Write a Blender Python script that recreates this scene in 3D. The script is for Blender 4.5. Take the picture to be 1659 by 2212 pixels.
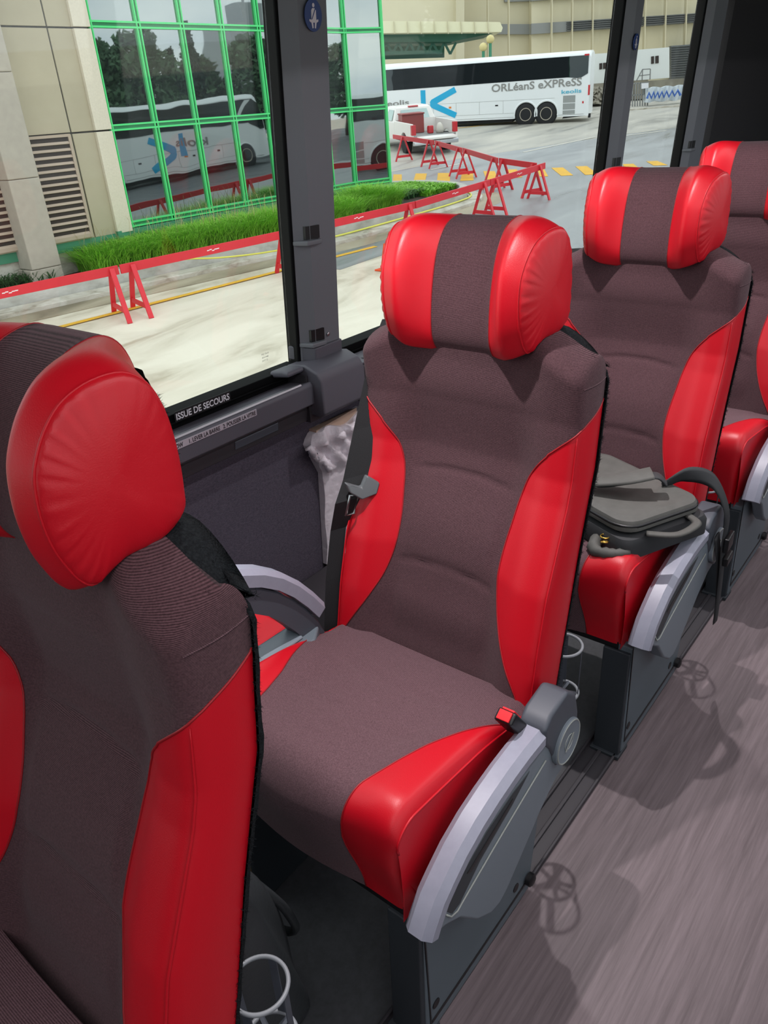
import bpy, math, random
import numpy as np
from mathutils import Vector, Matrix
for o in list(bpy.data.objects): bpy.data.objects.remove(o)
random.seed(7); np.random.seed(7)
SC = bpy.context.scene; COL = SC.collection
# ------------------------------------------------------------------ camera (lens of a phone, held in the aisle; camera is the origin)
RM = np.array([[0.620421, -0.402339, 0.673202], [-0.781411, -0.243914, 0.574371], [-0.066888, -0.8824, -0.465722]])
F = 1665.32
PW, PH = 1659, 2212
cd = bpy.data.cameras.new('camera'); cam = bpy.data.objects.new('camera', cd); COL.objects.link(cam)
cd.sensor_fit = 'VERTICAL'; cd.sensor_height = 36; cd.lens = F/PH*36; cd.clip_start = .02; cd.clip_end = 900
cam.matrix_world = Matrix(((RM[0][0], -RM[0][1], -RM[0][2], 0), (RM[1][0], -RM[1][1], -RM[1][2], 0), (RM[2][0], -RM[2][1], -RM[2][2], 0), (0, 0, 0, 1)))
SC.camera = cam
SC.view_settings.view_transform = 'Standard'; SC.view_settings.look = 'None'; SC.view_settings.gamma = 1
SC.view_settings.use_curve_mapping = False; SC.view_settings.exposure = 0.0
# ------------------------------------------------------------------ sky: bright overcast
wd = bpy.data.worlds.new('overcast_sky'); SC.world = wd; wd.use_nodes = True
nt = wd.node_tree; nt.nodes.clear()
wo = nt.nodes.new('ShaderNodeOutputWorld'); bg = nt.nodes.new('ShaderNodeBackground')
tc = nt.nodes.new('ShaderNodeTexCoord'); mp = nt.nodes.new('ShaderNodeMapping'); mp.inputs['Scale'].default_value = (1, 1, 3.5)
nz = nt.nodes.new('ShaderNodeTexNoise'); nz.inputs['Scale'].default_value = 3.2; nz.inputs['Detail'].default_value = 6
cr = nt.nodes.new('ShaderNodeValToRGB')
cr.color_ramp.elements[0].position = .35; cr.color_ramp.elements[0].color = (.62, .68, .76, 1)
cr.color_ramp.elements[1].position = .66; cr.color_ramp.elements[1].color = (1, 1, 1, 1)
nt.links.new(tc.outputs['Generated'], mp.inputs['Vector']); nt.links.new(mp.outputs['Vector'], nz.inputs['Vector'])
nt.links.new(nz.outputs['Fac'], cr.inputs['Fac']); nt.links.new(cr.outputs['Color'], bg.inputs['Color'])
SKY = 2.0
bg.inputs['Strength'].default_value = SKY
nt.links.new(bg.outputs['Background'], wo.inputs['Surface'])
# ------------------------------------------------------------------ lamps of the coach: LED reading lights in the service panel and the aisle strip
READ = dict(power=68.0, x0=.83, pitch=.83, y=.80, z=.36)
STRIP = dict(power=12)
for k in range(0, 6):
    ld = bpy.data.lights.new('reading_lamp', 'SPOT'); ld.energy = READ['power']; ld.shadow_soft_size = .012
    ld.spot_size = math.radians(80); ld.spot_blend = 1.0; ld.color = (1.0, .93, .95)
    lo = bpy.data.objects.new('reading_lamp', ld); COL.objects.link(lo); lo.location = (READ['x0']+READ['pitch']*k, READ['y'], READ['z'])
for k, xx in enumerate((-1.2, 1.0, 3.2, 5.0)):
    ld = bpy.data.lights.new('aisle_strip_lamp', 'AREA'); ld.shape = 'RECTANGLE'; ld.size = 2.0; ld.size_y = .05
    ld.energy = STRIP['power']*(1 if k < 3 else .3); ld.color = (1.0, .93, .97)
    lo = bpy.data.objects.new('aisle_strip_lamp', ld); COL.objects.link(lo); lo.location = (xx, -.05, .57)
# ------------------------------------------------------------------ helpers
def ray(x, y): return RM @ np.array([x-PW/2, y-PH/2, F])
def gz(x, y): return -3.75+.055*(.76*x+.65*y)          # the yard climbs gently away from the coach
def G(x, y, dz=0):                                      # the point of the yard seen at a place of the photo
    d = ray(x, y); k = d[2]-.055*(.76*d[0]+.65*d[1]); return d*((-3.75+dz)/k)
def onY(x, y, Y): d = ray(x, y); return d*(Y/d[1])
def onX(x, y, X): d = ray(x, y); return d*(X/d[0])
def onZ(x, y, Z): d = ray(x, y); return d*(Z/d[2])
FW = np.array([.7609, .6489])
def FP(x, y, D): d = ray(x, y); return d*(D/(FW @ d[:2]))
def wy(z): return 1.60-.075*(z+.68)                     # the side wall leans in towards the roof
class MB:
    def __init__(s): s.v = []; s.f = []
    def add(s, v, f):
        n = len(s.v); s.v += [tuple(map(float, p)) for p in v]; s.f += [tuple(n+i for i in q) for q in f]; return s
    def box(s, x0, x1, y0, y1, z0, z1):
        return s.add([(x0,y0,z0),(x1,y0,z0),(x1,y1,z0),(x0,y1,z0),(x0,y0,z1),(x1,y0,z1),(x1,y1,z1),(x0,y1,z1)],
                     [(0,3,2,1),(4,5,6,7),(0,1,5,4),(1,2,6,5),(2,3,7,6),(3,0,4,7)])
    def obox(s, c, a, b, h):                            # centre, half axes
        c, a, b, h = map(lambda q: np.array(q, float), (c, a, b, h))
        v = [c-a-b-h, c+a-b-h, c+a+b-h, c-a+b-h, c-a-b+h, c+a-b+h, c+a+b+h, c-a+b+h]
        f = [(0,3,2,1),(4,5,6,7),(0,1,5,4),(1,2,6,5),(2,3,7,6),(3,0,4,7)]
        if np.dot(np.cross(a, b), h) < 0: f = [q[::-1] for q in f]
        return s.add(v, f)
    def beam(s, p, q, w, h, up=(0,0,1)):                # bar from p to q
        p = np.array(p, float); q = np.array(q, float); a = (q-p)/2; L = np.linalg.norm(a)
        b = np.cross(up, a); b = b/np.linalg.norm(b)*w/2; c = np.cross(a/L, b); c = c/np.linalg.norm(c)*h/2
        return s.obox((p+q)/2, a, b, c)
    def prism(s, pts, ax, t0, t1):                      # polygon in the plane across axis ax, from t0 to t1
        n = len(pts); P = []
        for t in (t0, t1):
            for (a, b) in pts:
                P.append({'x': (t, a, b), 'y': (a, t, b), 'z': (a, b, t)}[ax])
        s.add(P, [tuple(range(n-1, -1, -1)), tuple(range(n, 2*n))]+[(i, (i+1) % n, n+(i+1) % n, n+i) for i in range(n)]); return s
    def prism3(s, pts, d):                              # 3-D polygon pushed along vector d
        n = len(pts); d = np.array(d, float); P = [np.array(p, float) for p in pts]
        return s.add(P+[p+d for p in P], [tuple(range(n-1, -1, -1)), tuple(range(n, 2*n))]+[(i, (i+1) % n, n+(i+1) % n, n+i) for i in range(n)])
    def tube(s, pts, r, n=8, closed=False, flat=None):
        pts = [np.array(p, float) for p in pts]; m = len(pts); V = []; ref = np.array([0.137, .21, .97])
        if flat is not None: ref = np.array(flat[0], float)
        for i, p in enumerate(pts):
            t = (pts[(i+1) % m]-pts[i-1]) if closed else (pts[min(i+1, m-1)]-pts[max(i-1, 0)])
            t = t/(np.linalg.norm(t)+1e-9); a = np.cross(t, ref); a /= np.linalg.norm(a)+1e-9; b = np.cross(t, a)
            ri = r[i] if isinstance(r, (list, tuple, np.ndarray)) else r
            ra, rb = (ri, ri) if flat is None else (ri*flat[1], ri*flat[2])
            for k in range(n):
                th = 2*math.pi*k/n; V.append(p+a*ra*math.cos(th)+b*rb*math.sin(th))
        Fc = []
        for i in range(m if closed else m-1):
            for k in range(n):
                j = (i+1) % m; Fc.append((i*n+k, i*n+(k+1) % n, j*n+(k+1) % n, j*n+k))
        if not closed: Fc += [tuple(range(n-1, -1, -1)), tuple(range((m-1)*n, m*n))]
        return s.add(V, Fc)
    def ring(s, c, ax, R, r, n=40, m=8):
        c = np.array(c, float); ax = np.array(ax, float); ax /= np.linalg.norm(ax)
        a = np.cross(ax, (0.3, .2, .93)); a /= np.linalg.norm(a); b = np.cross(ax, a)
        return s.tube([c+a*R*math.cos(2*math.pi*i/n)+b*R*math.sin(2*math.pi*i/n) for i in range(n)], r, m, True)
    def lathe(s, c, ax, prof, n=32):                    # prof: (distance along axis, radius)
        c = np.array(c, float); ax = np.array(ax, float); ax /= np.linalg.norm(ax)
        a = np.cross(ax, (0.3, .2, .93)); a /= np.linalg.norm(a); b = np.cross(ax, a); V = []; m = len(prof)
        for (h, r) in prof:
            for k in range(n): V.append(c+ax*h+(a*math.cos(2*math.pi*k/n)+b*math.sin(2*math.pi*k/n))*r)
        Fc = [(i*n+k, i*n+(k+1) % n, (i+1)*n+(k+1) % n, (i+1)*n+k) for i in range(m-1) for k in range(n)]
        return s.add(V, Fc+[tuple(range(n-1, -1, -1)), tuple(range((m-1)*n, m*n))])
    def grid(s, P, flip=False, cu=False, cv=False):     # P[i][j] points
        ni, nj = len(P), len(P[0]); V = [p for row in P for p in row]; Fc = []
        for i in range(ni if cu else ni-1):
            for j in range(nj if cv else nj-1):
                q = (i*nj+j, i*nj+(j+1) % nj, ((i+1) % ni)*nj+(j+1) % nj, ((i+1) % ni)*nj+j)
                Fc.append(q[::-1] if flip else q)
        return s.add(V, Fc)
def worg(o):
    v = Vector((0, 0, 0))
    while o is not None: v += o.location; o = o.parent
    return v
def obj(name, mb, mat, parent=None, smooth=False, bevel=0, seg=2, loc=None, fix=True):
    og = worg(parent) if parent is not None else Vector(loc or (0, 0, 0))
    me = bpy.data.meshes.new(name)
    me.from_pydata([(x-og[0], y-og[1], z-og[2]) for x, y, z in mb.v], [], mb.f)
    if fix:
        import bmesh
        bm = bmesh.new(); bm.from_mesh(me); bmesh.ops.recalc_face_normals(bm, faces=bm.faces); bm.to_mesh(me); bm.free()
    me.materials.append(mat)
    if smooth:
        for p in me.polygons: p.use_smooth = True
    o = bpy.data.objects.new(name, me); COL.objects.link(o)
    if parent is not None: o.parent = parent
    else: o.location = og
    if bevel:
        b = o.modifiers.new('bevel', 'BEVEL'); b.width = bevel; b.segments = seg; b.limit_method = 'ANGLE'; b.angle_limit = .6
        if not smooth:
            for p in me.polygons: p.use_smooth = True
            w = o.modifiers.new('wn', 'WEIGHTED_NORMAL'); w.keep_sharp = False
    elif smooth == 'auto':
        try: me.set_sharp_from_angle(angle=math.radians(38))
        except Exception: pass
    return o
def tag(o, label, cat, group=None):
    o['label'] = label; o['category'] = cat
    if group: o['group'] = group
    return o
def thing(name, loc, label, cat, group=None):
    o = bpy.data.objects.new(name, None); COL.objects.link(o); o.location = loc; o.empty_display_size = .1
    return tag(o, label, cat, group)
def struct(name, mb, mat, parent=None, **k):
    o = obj(name, mb, mat, parent, **k)
    if parent is None: o['kind'] = 'structure'
    return o
def kids(o): return [c for c in bpy.data.objects if c.parent == o]
def dup(o, dx, dy, dz, label=None, cat=None):
    tree = {}
    for c in bpy.data.objects:
        if c.parent: tree.setdefault(c.parent.name, []).append(c)
    def cp(a, par):
        b = a.copy(); COL.objects.link(b); b.parent = par
        for ch in tree.get(a.name, []): cp(ch, b)
        return b
    r = cp(o, None); r.location = o.location+Vector((dx, dy, dz))
    if label: r['label'] = label
    return r
def text_mb(s, origin, right, up, size, width=None, extr=.002, bold=False, sx=1.0):
    cu = bpy.data.curves.new('t', 'FONT'); cu.body = s; cu.size = 1.0; cu.extrude = 0; cu.resolution_u = 3
    if bold: cu.offset = .018
    t = bpy.data.objects.new('t', cu); COL.objects.link(t)
    bpy.context.view_layer.update()
    dg = bpy.context.evaluated_depsgraph_get(); me = bpy.data.meshes.new_from_object(t.evaluated_get(dg))
    xs = [v.co.x for v in me.vertices]; x0, x1 = min(xs), max(xs)
    k = size/.7; kx = k*sx if width is None else width/(x1-x0)
    r = np.array(right, float); r /= np.linalg.norm(r); u = np.array(up, float); u /= np.linalg.norm(u); n = np.cross(r, u)
    mb = MB(); oo = np.array(origin, float)
    mb.add([oo+r*(v.co.x-x0)*kx+u*v.co.y*k+n*extr for v in me.vertices], [tuple(p.vertices) for p in me.polygons])
    bpy.data.objects.remove(t); bpy.data.curves.remove(cu); bpy.data.meshes.remove(me)
    return mb
# ------------------------------------------------------------------ materials
def lin(c): return tuple(((x/255)/12.92 if x/255 <= .04045 else (((x/255)+.055)/1.055)**2.4) for x in c)+(1,)
def mat(name, rgb, rough=.6, metal=0, spec=.5, noise=None, bump=None, coat=0, sheen=0, emit=0, alpha=None):
    m = bpy.data.materials.new(name); m.use_nodes = True; n = m.node_tree.nodes; l = m.node_tree.links; b = n['Principled BSDF']
    c = lin(rgb); b.inputs['Base Color'].default_value = c; b.inputs['Roughness'].default_value = rough; b.inputs['Metallic'].default_value = metal
    b.inputs['Specular IOR Level'].default_value = spec
    if coat: b.inputs['Coat Weight'].default_value = coat; b.inputs['Coat Roughness'].default_value = .15
    if sheen: b.inputs['Sheen Weight'].default_value = sheen
    if emit: b.inputs['Emission Color'].default_value = c; b.inputs['Emission Strength'].default_value = emit
    tcn = n.new('ShaderNodeTexCoord')
    if noise:                                            # (scale, second colour, contrast, mapping scale)
        mpn = n.new('ShaderNodeMapping'); mpn.inputs['Scale'].default_value = noise[3] if len(noise) > 3 else (1, 1, 1)
        t = n.new('ShaderNodeTexNoise'); t.inputs['Scale'].default_value = noise[0]; t.inputs['Detail'].default_value = 8; t.inputs['Roughness'].default_value = .62
        r = n.new('ShaderNodeValToRGB'); k = noise[2]; r.color_ramp.elements[0].position = .5-k/2; r.color_ramp.elements[1].position = .5+k/2
        r.color_ramp.elements[0].color = lin(noise[1]); r.color_ramp.elements[1].color = c
        l.new(tcn.outputs['Object'], mpn.inputs['Vector']); l.new(mpn.outputs['Vector'], t.inputs['Vector']); l.new(t.outputs['Fac'], r.inputs['Fac']); l.new(r.outputs['Color'], b.inputs['Base Color'])
    if bump:
        t = n.new('ShaderNodeTexNoise'); t.inputs['Scale'].default_value = bump[0]; t.inputs['Detail'].default_value = 4
        bb = n.new('ShaderNodeBump'); bb.inputs['Strength'].default_value = bump[1]; bb.inputs['Distance'].default_value = bump[2]
        l.new(tcn.outputs['Object'], t.inputs['Vector']); l.new(t.outputs['Fac'], bb.inputs['Height']); l.new(bb.outputs['Normal'], b.inputs['Normal'])
    return m
def fabric(name, c1, c2, axis, per=.0017):
    m = bpy.data.materials.new(name); m.use_nodes = True; n = m.node_tree.nodes; l = m.node_tree.links; b = n['Principled BSDF']
    b.inputs['Roughness'].default_value = .92; b.inputs['Specular IOR Level'].default_value = .2; b.inputs['Sheen Weight'].default_value = .06
    tcn = n.new('ShaderNodeTexCoord'); w = n.new('ShaderNodeTexWave'); w.wave_type = 'BANDS'; w.bands_direction = axis
    w.inputs['Scale'].default_value = .314/per; w.inputs['Distortion'].default_value = .6; w.inputs['Detail'].default_value = 2; w.inputs['Detail Scale'].default_value = 40
    nn = n.new('ShaderNodeTexNoise'); nn.inputs['Scale'].default_value = 420; nn.inputs['Detail'].default_value = 2
    mx = n.new('ShaderNodeMath'); mx.operation = 'MULTIPLY_ADD'; mx.inputs[1].default_value = .42; l.new(w.outputs['Fac'], mx.inputs[0])
    m2 = n.new('ShaderNodeMath'); m2.operation = 'MULTIPLY'; m2.inputs[1].default_value = .5; l.new(nn.outputs['Fac'], m2.inputs[0]); l.new(m2.outputs[0], mx.inputs[2])
    r = n.new('ShaderNodeValToRGB'); r.color_ramp.elements[0].position = .2; r.color_ramp.elements[1].position = .85
    r.color_ramp.elements[0].color = lin(c1); r.color_ramp.elements[1].color = lin(c2)
    mpn = n.new('ShaderNodeMapping'); mpn.inputs['Rotation'].default_value = (0, math.radians(42 if axis == 'X' else 0), 0)
    l.new(tcn.outputs['Object'], mpn.inputs['Vector']); l.new(mpn.outputs['Vector'], w.inputs['Vector']); l.new(tcn.outputs['Object'], nn.inputs['Vector']); l.new(mx.outputs[0], r.inputs['Fac']); l.new(r.outputs['Color'], b.inputs['Base Color'])
    bb = n.new('ShaderNodeBump'); bb.inputs['Strength'].default_value = .35; bb.inputs['Distance'].default_value = .0008
    l.new(w.outputs['Fac'], bb.inputs['Height']); l.new(bb.outputs['Normal'], b.inputs['Normal'])
    return m
M = {}
M['rib_z'] = fabric('ribbed_fabric_back', (48, 30, 33), (106, 77, 82), 'Z')
M['rib_x'] = fabric('ribbed_fabric_cushion', (62, 42, 46), (124, 95, 101), 'X')
M['red'] = mat('red_leatherette', (188, 7, 27), .42, spec=.45, bump=(700, .25, .0008))
M['red_seam'] = mat('red_seam', (150, 8, 20), .5)
M['carpet'] = mat('dark_carpet', (40, 44, 46), .95, spec=.1, noise=(300, (14, 16, 18), .5), bump=(500, .8, .003))
M['pad'] = mat('light_grey_armrest', (150, 152, 166), .42, noise=(60, (138, 140, 154), .8), bump=(900, .1, .0004))
M['grey'] = mat('mid_grey_plastic', (112, 122, 130), .45, bump=(900, .15, .0004))
M['dgrey'] = mat('dark_grey_plastic', (70, 75, 83), .5, bump=(700, .2, .0005))
M['slot'] = mat('slot_grey', (46, 52, 56), .5)
M['ridge'] = mat('ridge_light', (150, 155, 150), .4)
M['base'] = mat('seat_base_paint', (92, 103, 110), .5, bump=(400, .1, .0006))
M['bfront'] = mat('seat_leg_dark', (44, 50, 55), .55)
M['black'] = mat('black_plastic', (14, 15, 17), .4)
M['belt'] = mat('belt_webbing', (12, 15, 18), .7, noise=(3, (9, 11, 13), .5), bump=(700, .5, .0008))
M['buckle'] = mat('buckle_grey', (84, 88, 90), .5)
M['steel'] = mat('steel', (190, 190, 190), .3, metal=1)
M['redbtn'] = mat('red_button', (225, 30, 40), .4)
M['ringp'] = mat('cup_ring_grey', (128, 132, 136), .4)
M['trim'] = mat('wall_trim_grey', (84, 84, 92), .55, bump=(500, .2, .0006))
M['trimd'] = mat('wall_trim_dark', (52, 50, 54), .55, bump=(500, .2, .0006))
M['fabwall'] = mat('wall_carpet', (108, 103, 116), .95, spec=.1, noise=(160, (68, 64, 74), .5, (1, 1, 2.2)), bump=(300, .5, .002))
M['rubber'] = mat('window_rubber', (7, 8, 9), .7, spec=.1)
M['alu'] = mat('aluminium_strip', (200, 200, 205), .3, metal=.8)
M['pill'] = mat('pillar_grey', (108, 112, 117), .55, bump=(500, .15, .0006))
M['dark'] = mat('dark_bulkhead', (44, 44, 46), .8, noise=(300, (24, 24, 26), .5))
M['white'] = mat('white_plastic', (225, 225, 228), .5)
M['floorc'] = mat('platform_vinyl', (78, 80, 84), .6, noise=(60, (58, 60, 62), .6))
M['roof'] = mat('ceiling_grey', (60, 60, 64), .7)
def floor_mat():
    m = bpy.data.materials.new('aisle_woodgrain'); m.use_nodes = True; n = m.node_tree.nodes; l = m.node_tree.links; b = n['Principled BSDF']
    tcn = n.new('ShaderNodeTexCoord'); mpn = n.new('ShaderNodeMapping'); mpn.inputs['Scale'].default_value = (1.2, 26, 1)
    t = n.new('ShaderNodeTexNoise'); t.inputs['Scale'].default_value = 3.0; t.inputs['Detail'].default_value = 10; t.inputs['Roughness'].default_value = .7; t.inputs['Distortion'].default_value = .3
    r = n.new('ShaderNodeValToRGB'); r.color_ramp.elements[0].position = .32; r.color_ramp.elements[1].position = .72
    r.color_ramp.elements[0].color = lin((90, 80, 82)); r.color_ramp.elements[1].color = lin((122, 110, 113))
    l.new(tcn.outputs['Object'], mpn.inputs['Vector']); l.new(mpn.outputs['Vector'], t.inputs['Vector']); l.new(t.outputs['Fac'], r.inputs['Fac'])
    t2 = n.new('ShaderNodeTexVoronoi'); t2.inputs['Scale'].default_value = 150; l.new(tcn.outputs['Object'], t2.inputs['Vector'])
    r2 = n.new('ShaderNodeValToRGB'); r2.color_ramp.elements[0].position = .0; r2.color_ramp.elements[0].color = (1, 1, 1, 1); r2.color_ramp.elements[1].position = .05; r2.color_ramp.elements[1].color = (0, 0, 0, 1)
    l.new(t2.outputs['Distance'], r2.inputs['Fac'])
    wn = n.new('ShaderNodeTexWhiteNoise'); wn.noise_dimensions = '3D'; l.new(t2.outputs['Position'], wn.inputs['Vector'])
    gt = n.new('ShaderNodeMath'); gt.operation = 'GREATER_THAN'; gt.inputs[1].default_value = .93; l.new(wn.outputs['Value'], gt.inputs[0])
    ml = n.new('ShaderNodeMath'); ml.operation = 'MULTIPLY'; l.new(gt.outputs[0], ml.inputs[0]); l.new(r2.outputs['Color'], ml.inputs[1])
    mx = n.new('ShaderNodeMix'); mx.data_type = 'RGBA'; mx.inputs[7].default_value = (.6, .6, .6, 1); l.new(ml.outputs[0], mx.inputs[0]); l.new(r.outputs['Color'], mx.inputs[6])
    l.new(mx.outputs[2], b.inputs['Base Color']); b.inputs['Roughness'].default_value = .5; b.inputs['Specular IOR Level'].default_value = .35
    return m
M['floor'] = floor_mat()
def glass_mat(nm='window_glass', tint=(.93, .96, .95, 1)):
    m = bpy.data.materials.new(nm); m.use_nodes = True; n = m.node_tree.nodes; l = m.node_tree.links; n.clear()
    o = n.new('ShaderNodeOutputMaterial'); t = n.new('ShaderNodeBsdfTransparent'); t.inputs['Color'].default_value = tint
    g = n.new('ShaderNodeBsdfGlossy'); g.inputs['Roughness'].default_value = .02
    lw = n.new('ShaderNodeLayerWeight'); lw.inputs['Blend'].default_value = .5
    pw = n.new('ShaderNodeMath'); pw.operation = 'POWER'; pw.inputs[1].default_value = 4.5; l.new(lw.outputs['Facing'], pw.inputs[0])
    ma = n.new('ShaderNodeMath'); ma.operation = 'MULTIPLY_ADD'; ma.inputs[1].default_value = .55; ma.inputs[2].default_value = .035; l.new(pw.outputs[0], ma.inputs[0])
    mx = n.new('ShaderNodeMixShader'); l.new(ma.outputs[0], mx.inputs[0]); l.new(t.outputs[0], mx.inputs[1]); l.new(g.outputs[0], mx.inputs[2]); l.new(mx.outputs[0], o.inputs['Surface'])
    return m
M["glass"] = glass_mat()
M['glasst'] = glass_mat('tinted_window_glass', (.95, .96, .96, 1))
def mirror_mat(name, tint, dark, fac, rough=.015):
    m = bpy.data.materials.new(name); m.use_nodes = True; n = m.node_tree.nodes; l = m.node_tree.links; n.clear()
    o = n.new('ShaderNodeOutputMaterial'); g = n.new('ShaderNodeBsdfGlossy'); g.inputs['Color'].default_value = tint; g.inputs['Roughness'].default_value = rough
    d = n.new('ShaderNodeBsdfDiffuse'); d.inputs['Color'].default_value = dark
    tcn = n.new('ShaderNodeTexCoord'); t = n.new('ShaderNodeTexNoise'); t.inputs['Scale'].default_value = 1.1; t.inputs['Detail'].default_value = 1
    bb = n.new('ShaderNodeBump'); bb.inputs['Strength'].default_value = .12; bb.inputs['Distance'].default_value = .02
    l.new(tcn.outputs['Object'], t.inputs['Vector']); l.new(t.outputs['Fac'], bb.inputs['Height']); l.new(bb.outputs['Normal'], g.inputs['Normal'])
    mx = n.new('ShaderNodeMixShader'); mx.inputs[0].default_value = fac; l.new(d.outputs[0], mx.inputs[1]); l.new(g.outputs[0], mx.inputs[2]); l.new(mx.outputs[0], o.inputs['Surface'])
    return m
M['pane'] = mirror_mat('mirrored_facade_glass', (.80, .88, .86, 1), (.01, .014, .014, 1), .42)
M['coachglass'] = mirror_mat('tinted_coach_glass', (.75, .85, .85, 1), (.012, .016, .018, 1), .06)
# yard
def ground_mat(name, c1, c2, c3, rough0, rough1, sc=(.28, .8, 1)):
    m = bpy.data.materials.new(name); m.use_nodes = True; n = m.node_tree.nodes; l = m.node_tree.links; b = n['Principled BSDF']
    tcn = n.new('ShaderNodeTexCoord'); mpn = n.new('ShaderNodeMapping'); mpn.inputs['Scale'].default_value = sc; mpn.inputs['Rotation'].default_value = (0, 0, .25)
    t = n.new('ShaderNodeTexNoise'); t.inputs['Scale'].default_value = 1.3; t.inputs['Detail'].default_value = 9; t.inputs['Roughness'].default_value = .6; t.inputs['Distortion'].default_value = .8
    r = n.new('ShaderNodeValToRGB'); e = r.color_ramp.elements; e[0].position = .33; e[0].color = lin(c1); e[1].position = .62; e[1].color = lin(c3); q = e.new(.45); q.color = lin(c2)
    l.new(tcn.outputs['Object'], mpn.inputs['Vector']); l.new(mpn.outputs['Vector'], t.inputs['Vector']); l.new(t.outputs['Fac'], r.inputs['Fac']); l.new(r.outputs['Color'], b.inputs['Base Color'])
    mr = n.new('ShaderNodeMapRange'); mr.inputs[1].default_value = .35; mr.inputs[2].default_value = .6; mr.inputs[3].default_value = rough0; mr.inputs[4].default_value = rough1
    l.new(t.outputs['Fac'], mr.inputs[0]); l.new(mr.outputs[0], b.inputs['Roughness'])
    return m
M['concrete'] = ground_mat('worn_yard_concrete', (184, 174, 152), (214, 206, 186), (228, 221, 202), .45, .8)
M['asphalt'] = ground_mat('wet_asphalt', (112, 116, 118), (138, 141, 142), (162, 165, 164), .25, .6, (.15, .6, 1))
M['farpave'] = ground_mat('far_pavement', (136, 134, 128), (168, 165, 155), (190, 186, 174), .3, .7, (.12, .5, 1))
M['gutter'] = ground_mat('dirty_gutter', (120, 112, 92), (158, 148, 126), (178, 168, 146), .5, .8)
M['kerb'] = ground_mat('kerb_concrete', (150, 144, 128), (182, 176, 162), (205, 201, 190), .8, .9, (1.5, 1.5, 3))
M['wallc'] = mat('planter_concrete', (205, 204, 198), .85, noise=(2.2, (160, 158, 148), .4, (1, 1, 2)))
M['yellow'] = mat('yellow_road_paint', (242, 186, 40), .7, noise=(7, (214, 168, 60), .45))
M['whitep'] = mat('faded_white_paint', (212, 208, 196), .7)
M['beige'] = mat('beige_panel', (182, 172, 148), .85, noise=(1.2, (172, 162, 138), .5))
M['beigel'] = mat('pale_panel', (226, 216, 196), .85, noise=(30, (205, 196, 178), .7))  # paler tone than the beige panels next to it
M['colc'] = mat('column_concrete', (180, 172, 158), .85, noise=(8, (166, 158, 146), .6))
M['louv'] = mat('louvre_blades', (178, 160, 142), .6)
M['louvd'] = mat('louvre_recess', (60, 52, 48), .9)
M['joint'] = mat('dark_joint', (62, 60, 54), .9)
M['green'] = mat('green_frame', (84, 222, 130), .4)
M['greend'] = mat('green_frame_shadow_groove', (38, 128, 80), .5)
M['teal'] = mat('teal_sill', (66, 138, 106), .6)
M['tealg'] = mat('canopy_green', (40, 92, 76), .6)
M['grass'] = mat('ornamental_grass', (168, 224, 74), .6, noise=(8, (112, 186, 44), .6))
M['grassd'] = mat('dark_groundcover', (64, 110, 52), .7, noise=(8, (34, 70, 36), .6))
M['straw'] = mat('dry_stalks', (196, 172, 128), .8)
M['soil'] = mat('planter_soil', (78, 66, 52), .95, noise=(9, (52, 44, 36), .5))
M['barr'] = mat('barricade_red', (222, 44, 56), .5, noise=(3, (206, 36, 48), .6))
M['marks'] = mat('stencil_white', (240, 225, 225), .6)
M['cone'] = mat('cone_orange', (238, 84, 34), .5)
M['hose'] = mat('yellow_hose', (226, 224, 96), .5)
M['buswhite'] = mat('coach_white', (232, 236, 236), .3, spec=.5)
M['busline'] = mat('coach_seam', (150, 152, 150), .6)
M['tire'] = mat('tyre_rubber', (30, 31, 33), .85)
M['hub'] = mat('wheel_hub', (205, 196, 178), .35, metal=.5)
M['cyan'] = mat('cyan_logo', (0, 168, 214), .4)
M['lettr'] = mat('grey_lettering', (140, 140, 136), .5)
M['lettb'] = mat('blue_lettering', (84, 180, 206), .5)
M['grille'] = mat('engine_grille', (150, 154, 152), .6)
M['amber'] = mat('amber_marker', (224, 130, 50), .4)
M['tail'] = mat('tail_light_red', (196, 22, 34), .25)
M['chrome'] = mat('chrome', (200, 202, 204), .2, metal=1)
M['truckw'] = mat('truck_white', (236, 234, 228), .3)
M['dkred'] = mat('toolbox_red', (140, 50, 44), .5)
M['under'] = mat('underbody_black', (20, 20, 21), .9)
M['tglass'] = mirror_mat('truck_glass', (.8, .9, .88, 1), (.25, .38, .35, 1), .3)
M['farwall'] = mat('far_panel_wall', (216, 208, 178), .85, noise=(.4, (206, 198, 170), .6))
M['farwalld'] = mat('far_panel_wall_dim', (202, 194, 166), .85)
M['band'] = mat('grey_band', (136, 138, 136), .8)
M['bandd'] = mat('grey_louvre_line', (98, 100, 100), .8)
M['canopy'] = mat('canopy_fascia', (226, 222, 188), .7)
M['trailer'] = mat('trailer_white', (226, 230, 226), .6)
M['shut'] = mat('grey_shutter', (112, 116, 116), .7)
M['dockc'] = mat('dock_concrete', (150, 146, 130), .9, noise=(1.2, (112, 106, 94), .5))
M['tarp'] = mat('white_tarp', (214, 222, 226), .7)
M['tarpb'] = mat('blue_graffiti', (70, 110, 186), .7)
M['lampg'] = mat('globe_cream', (214, 200, 140), .5)
M['leaf1'] = mat('tree_leaf', (96, 128, 90), .8, noise=(1.5, (60, 88, 66), .5))
M['leaf2'] = mat('conifer_leaf', (80, 108, 92), .8, noise=(1.5, (52, 76, 68), .5))
M['bark'] = mat('bark', (70, 60, 50), .9)
M['tower'] = mat('tower_grey', (150, 156, 160), .8)
M['bagp'] = mat('white_film', (244, 240, 246), .35, spec=.6, bump=(35, .5, .01))
M['card'] = mat('cardboard', (205, 180, 158), .8)
M['laptop'] = mat('grey_nylon', (88, 88, 84), .7, noise=(30, (72, 72, 68), .6), bump=(900, .3, .0006))
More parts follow.
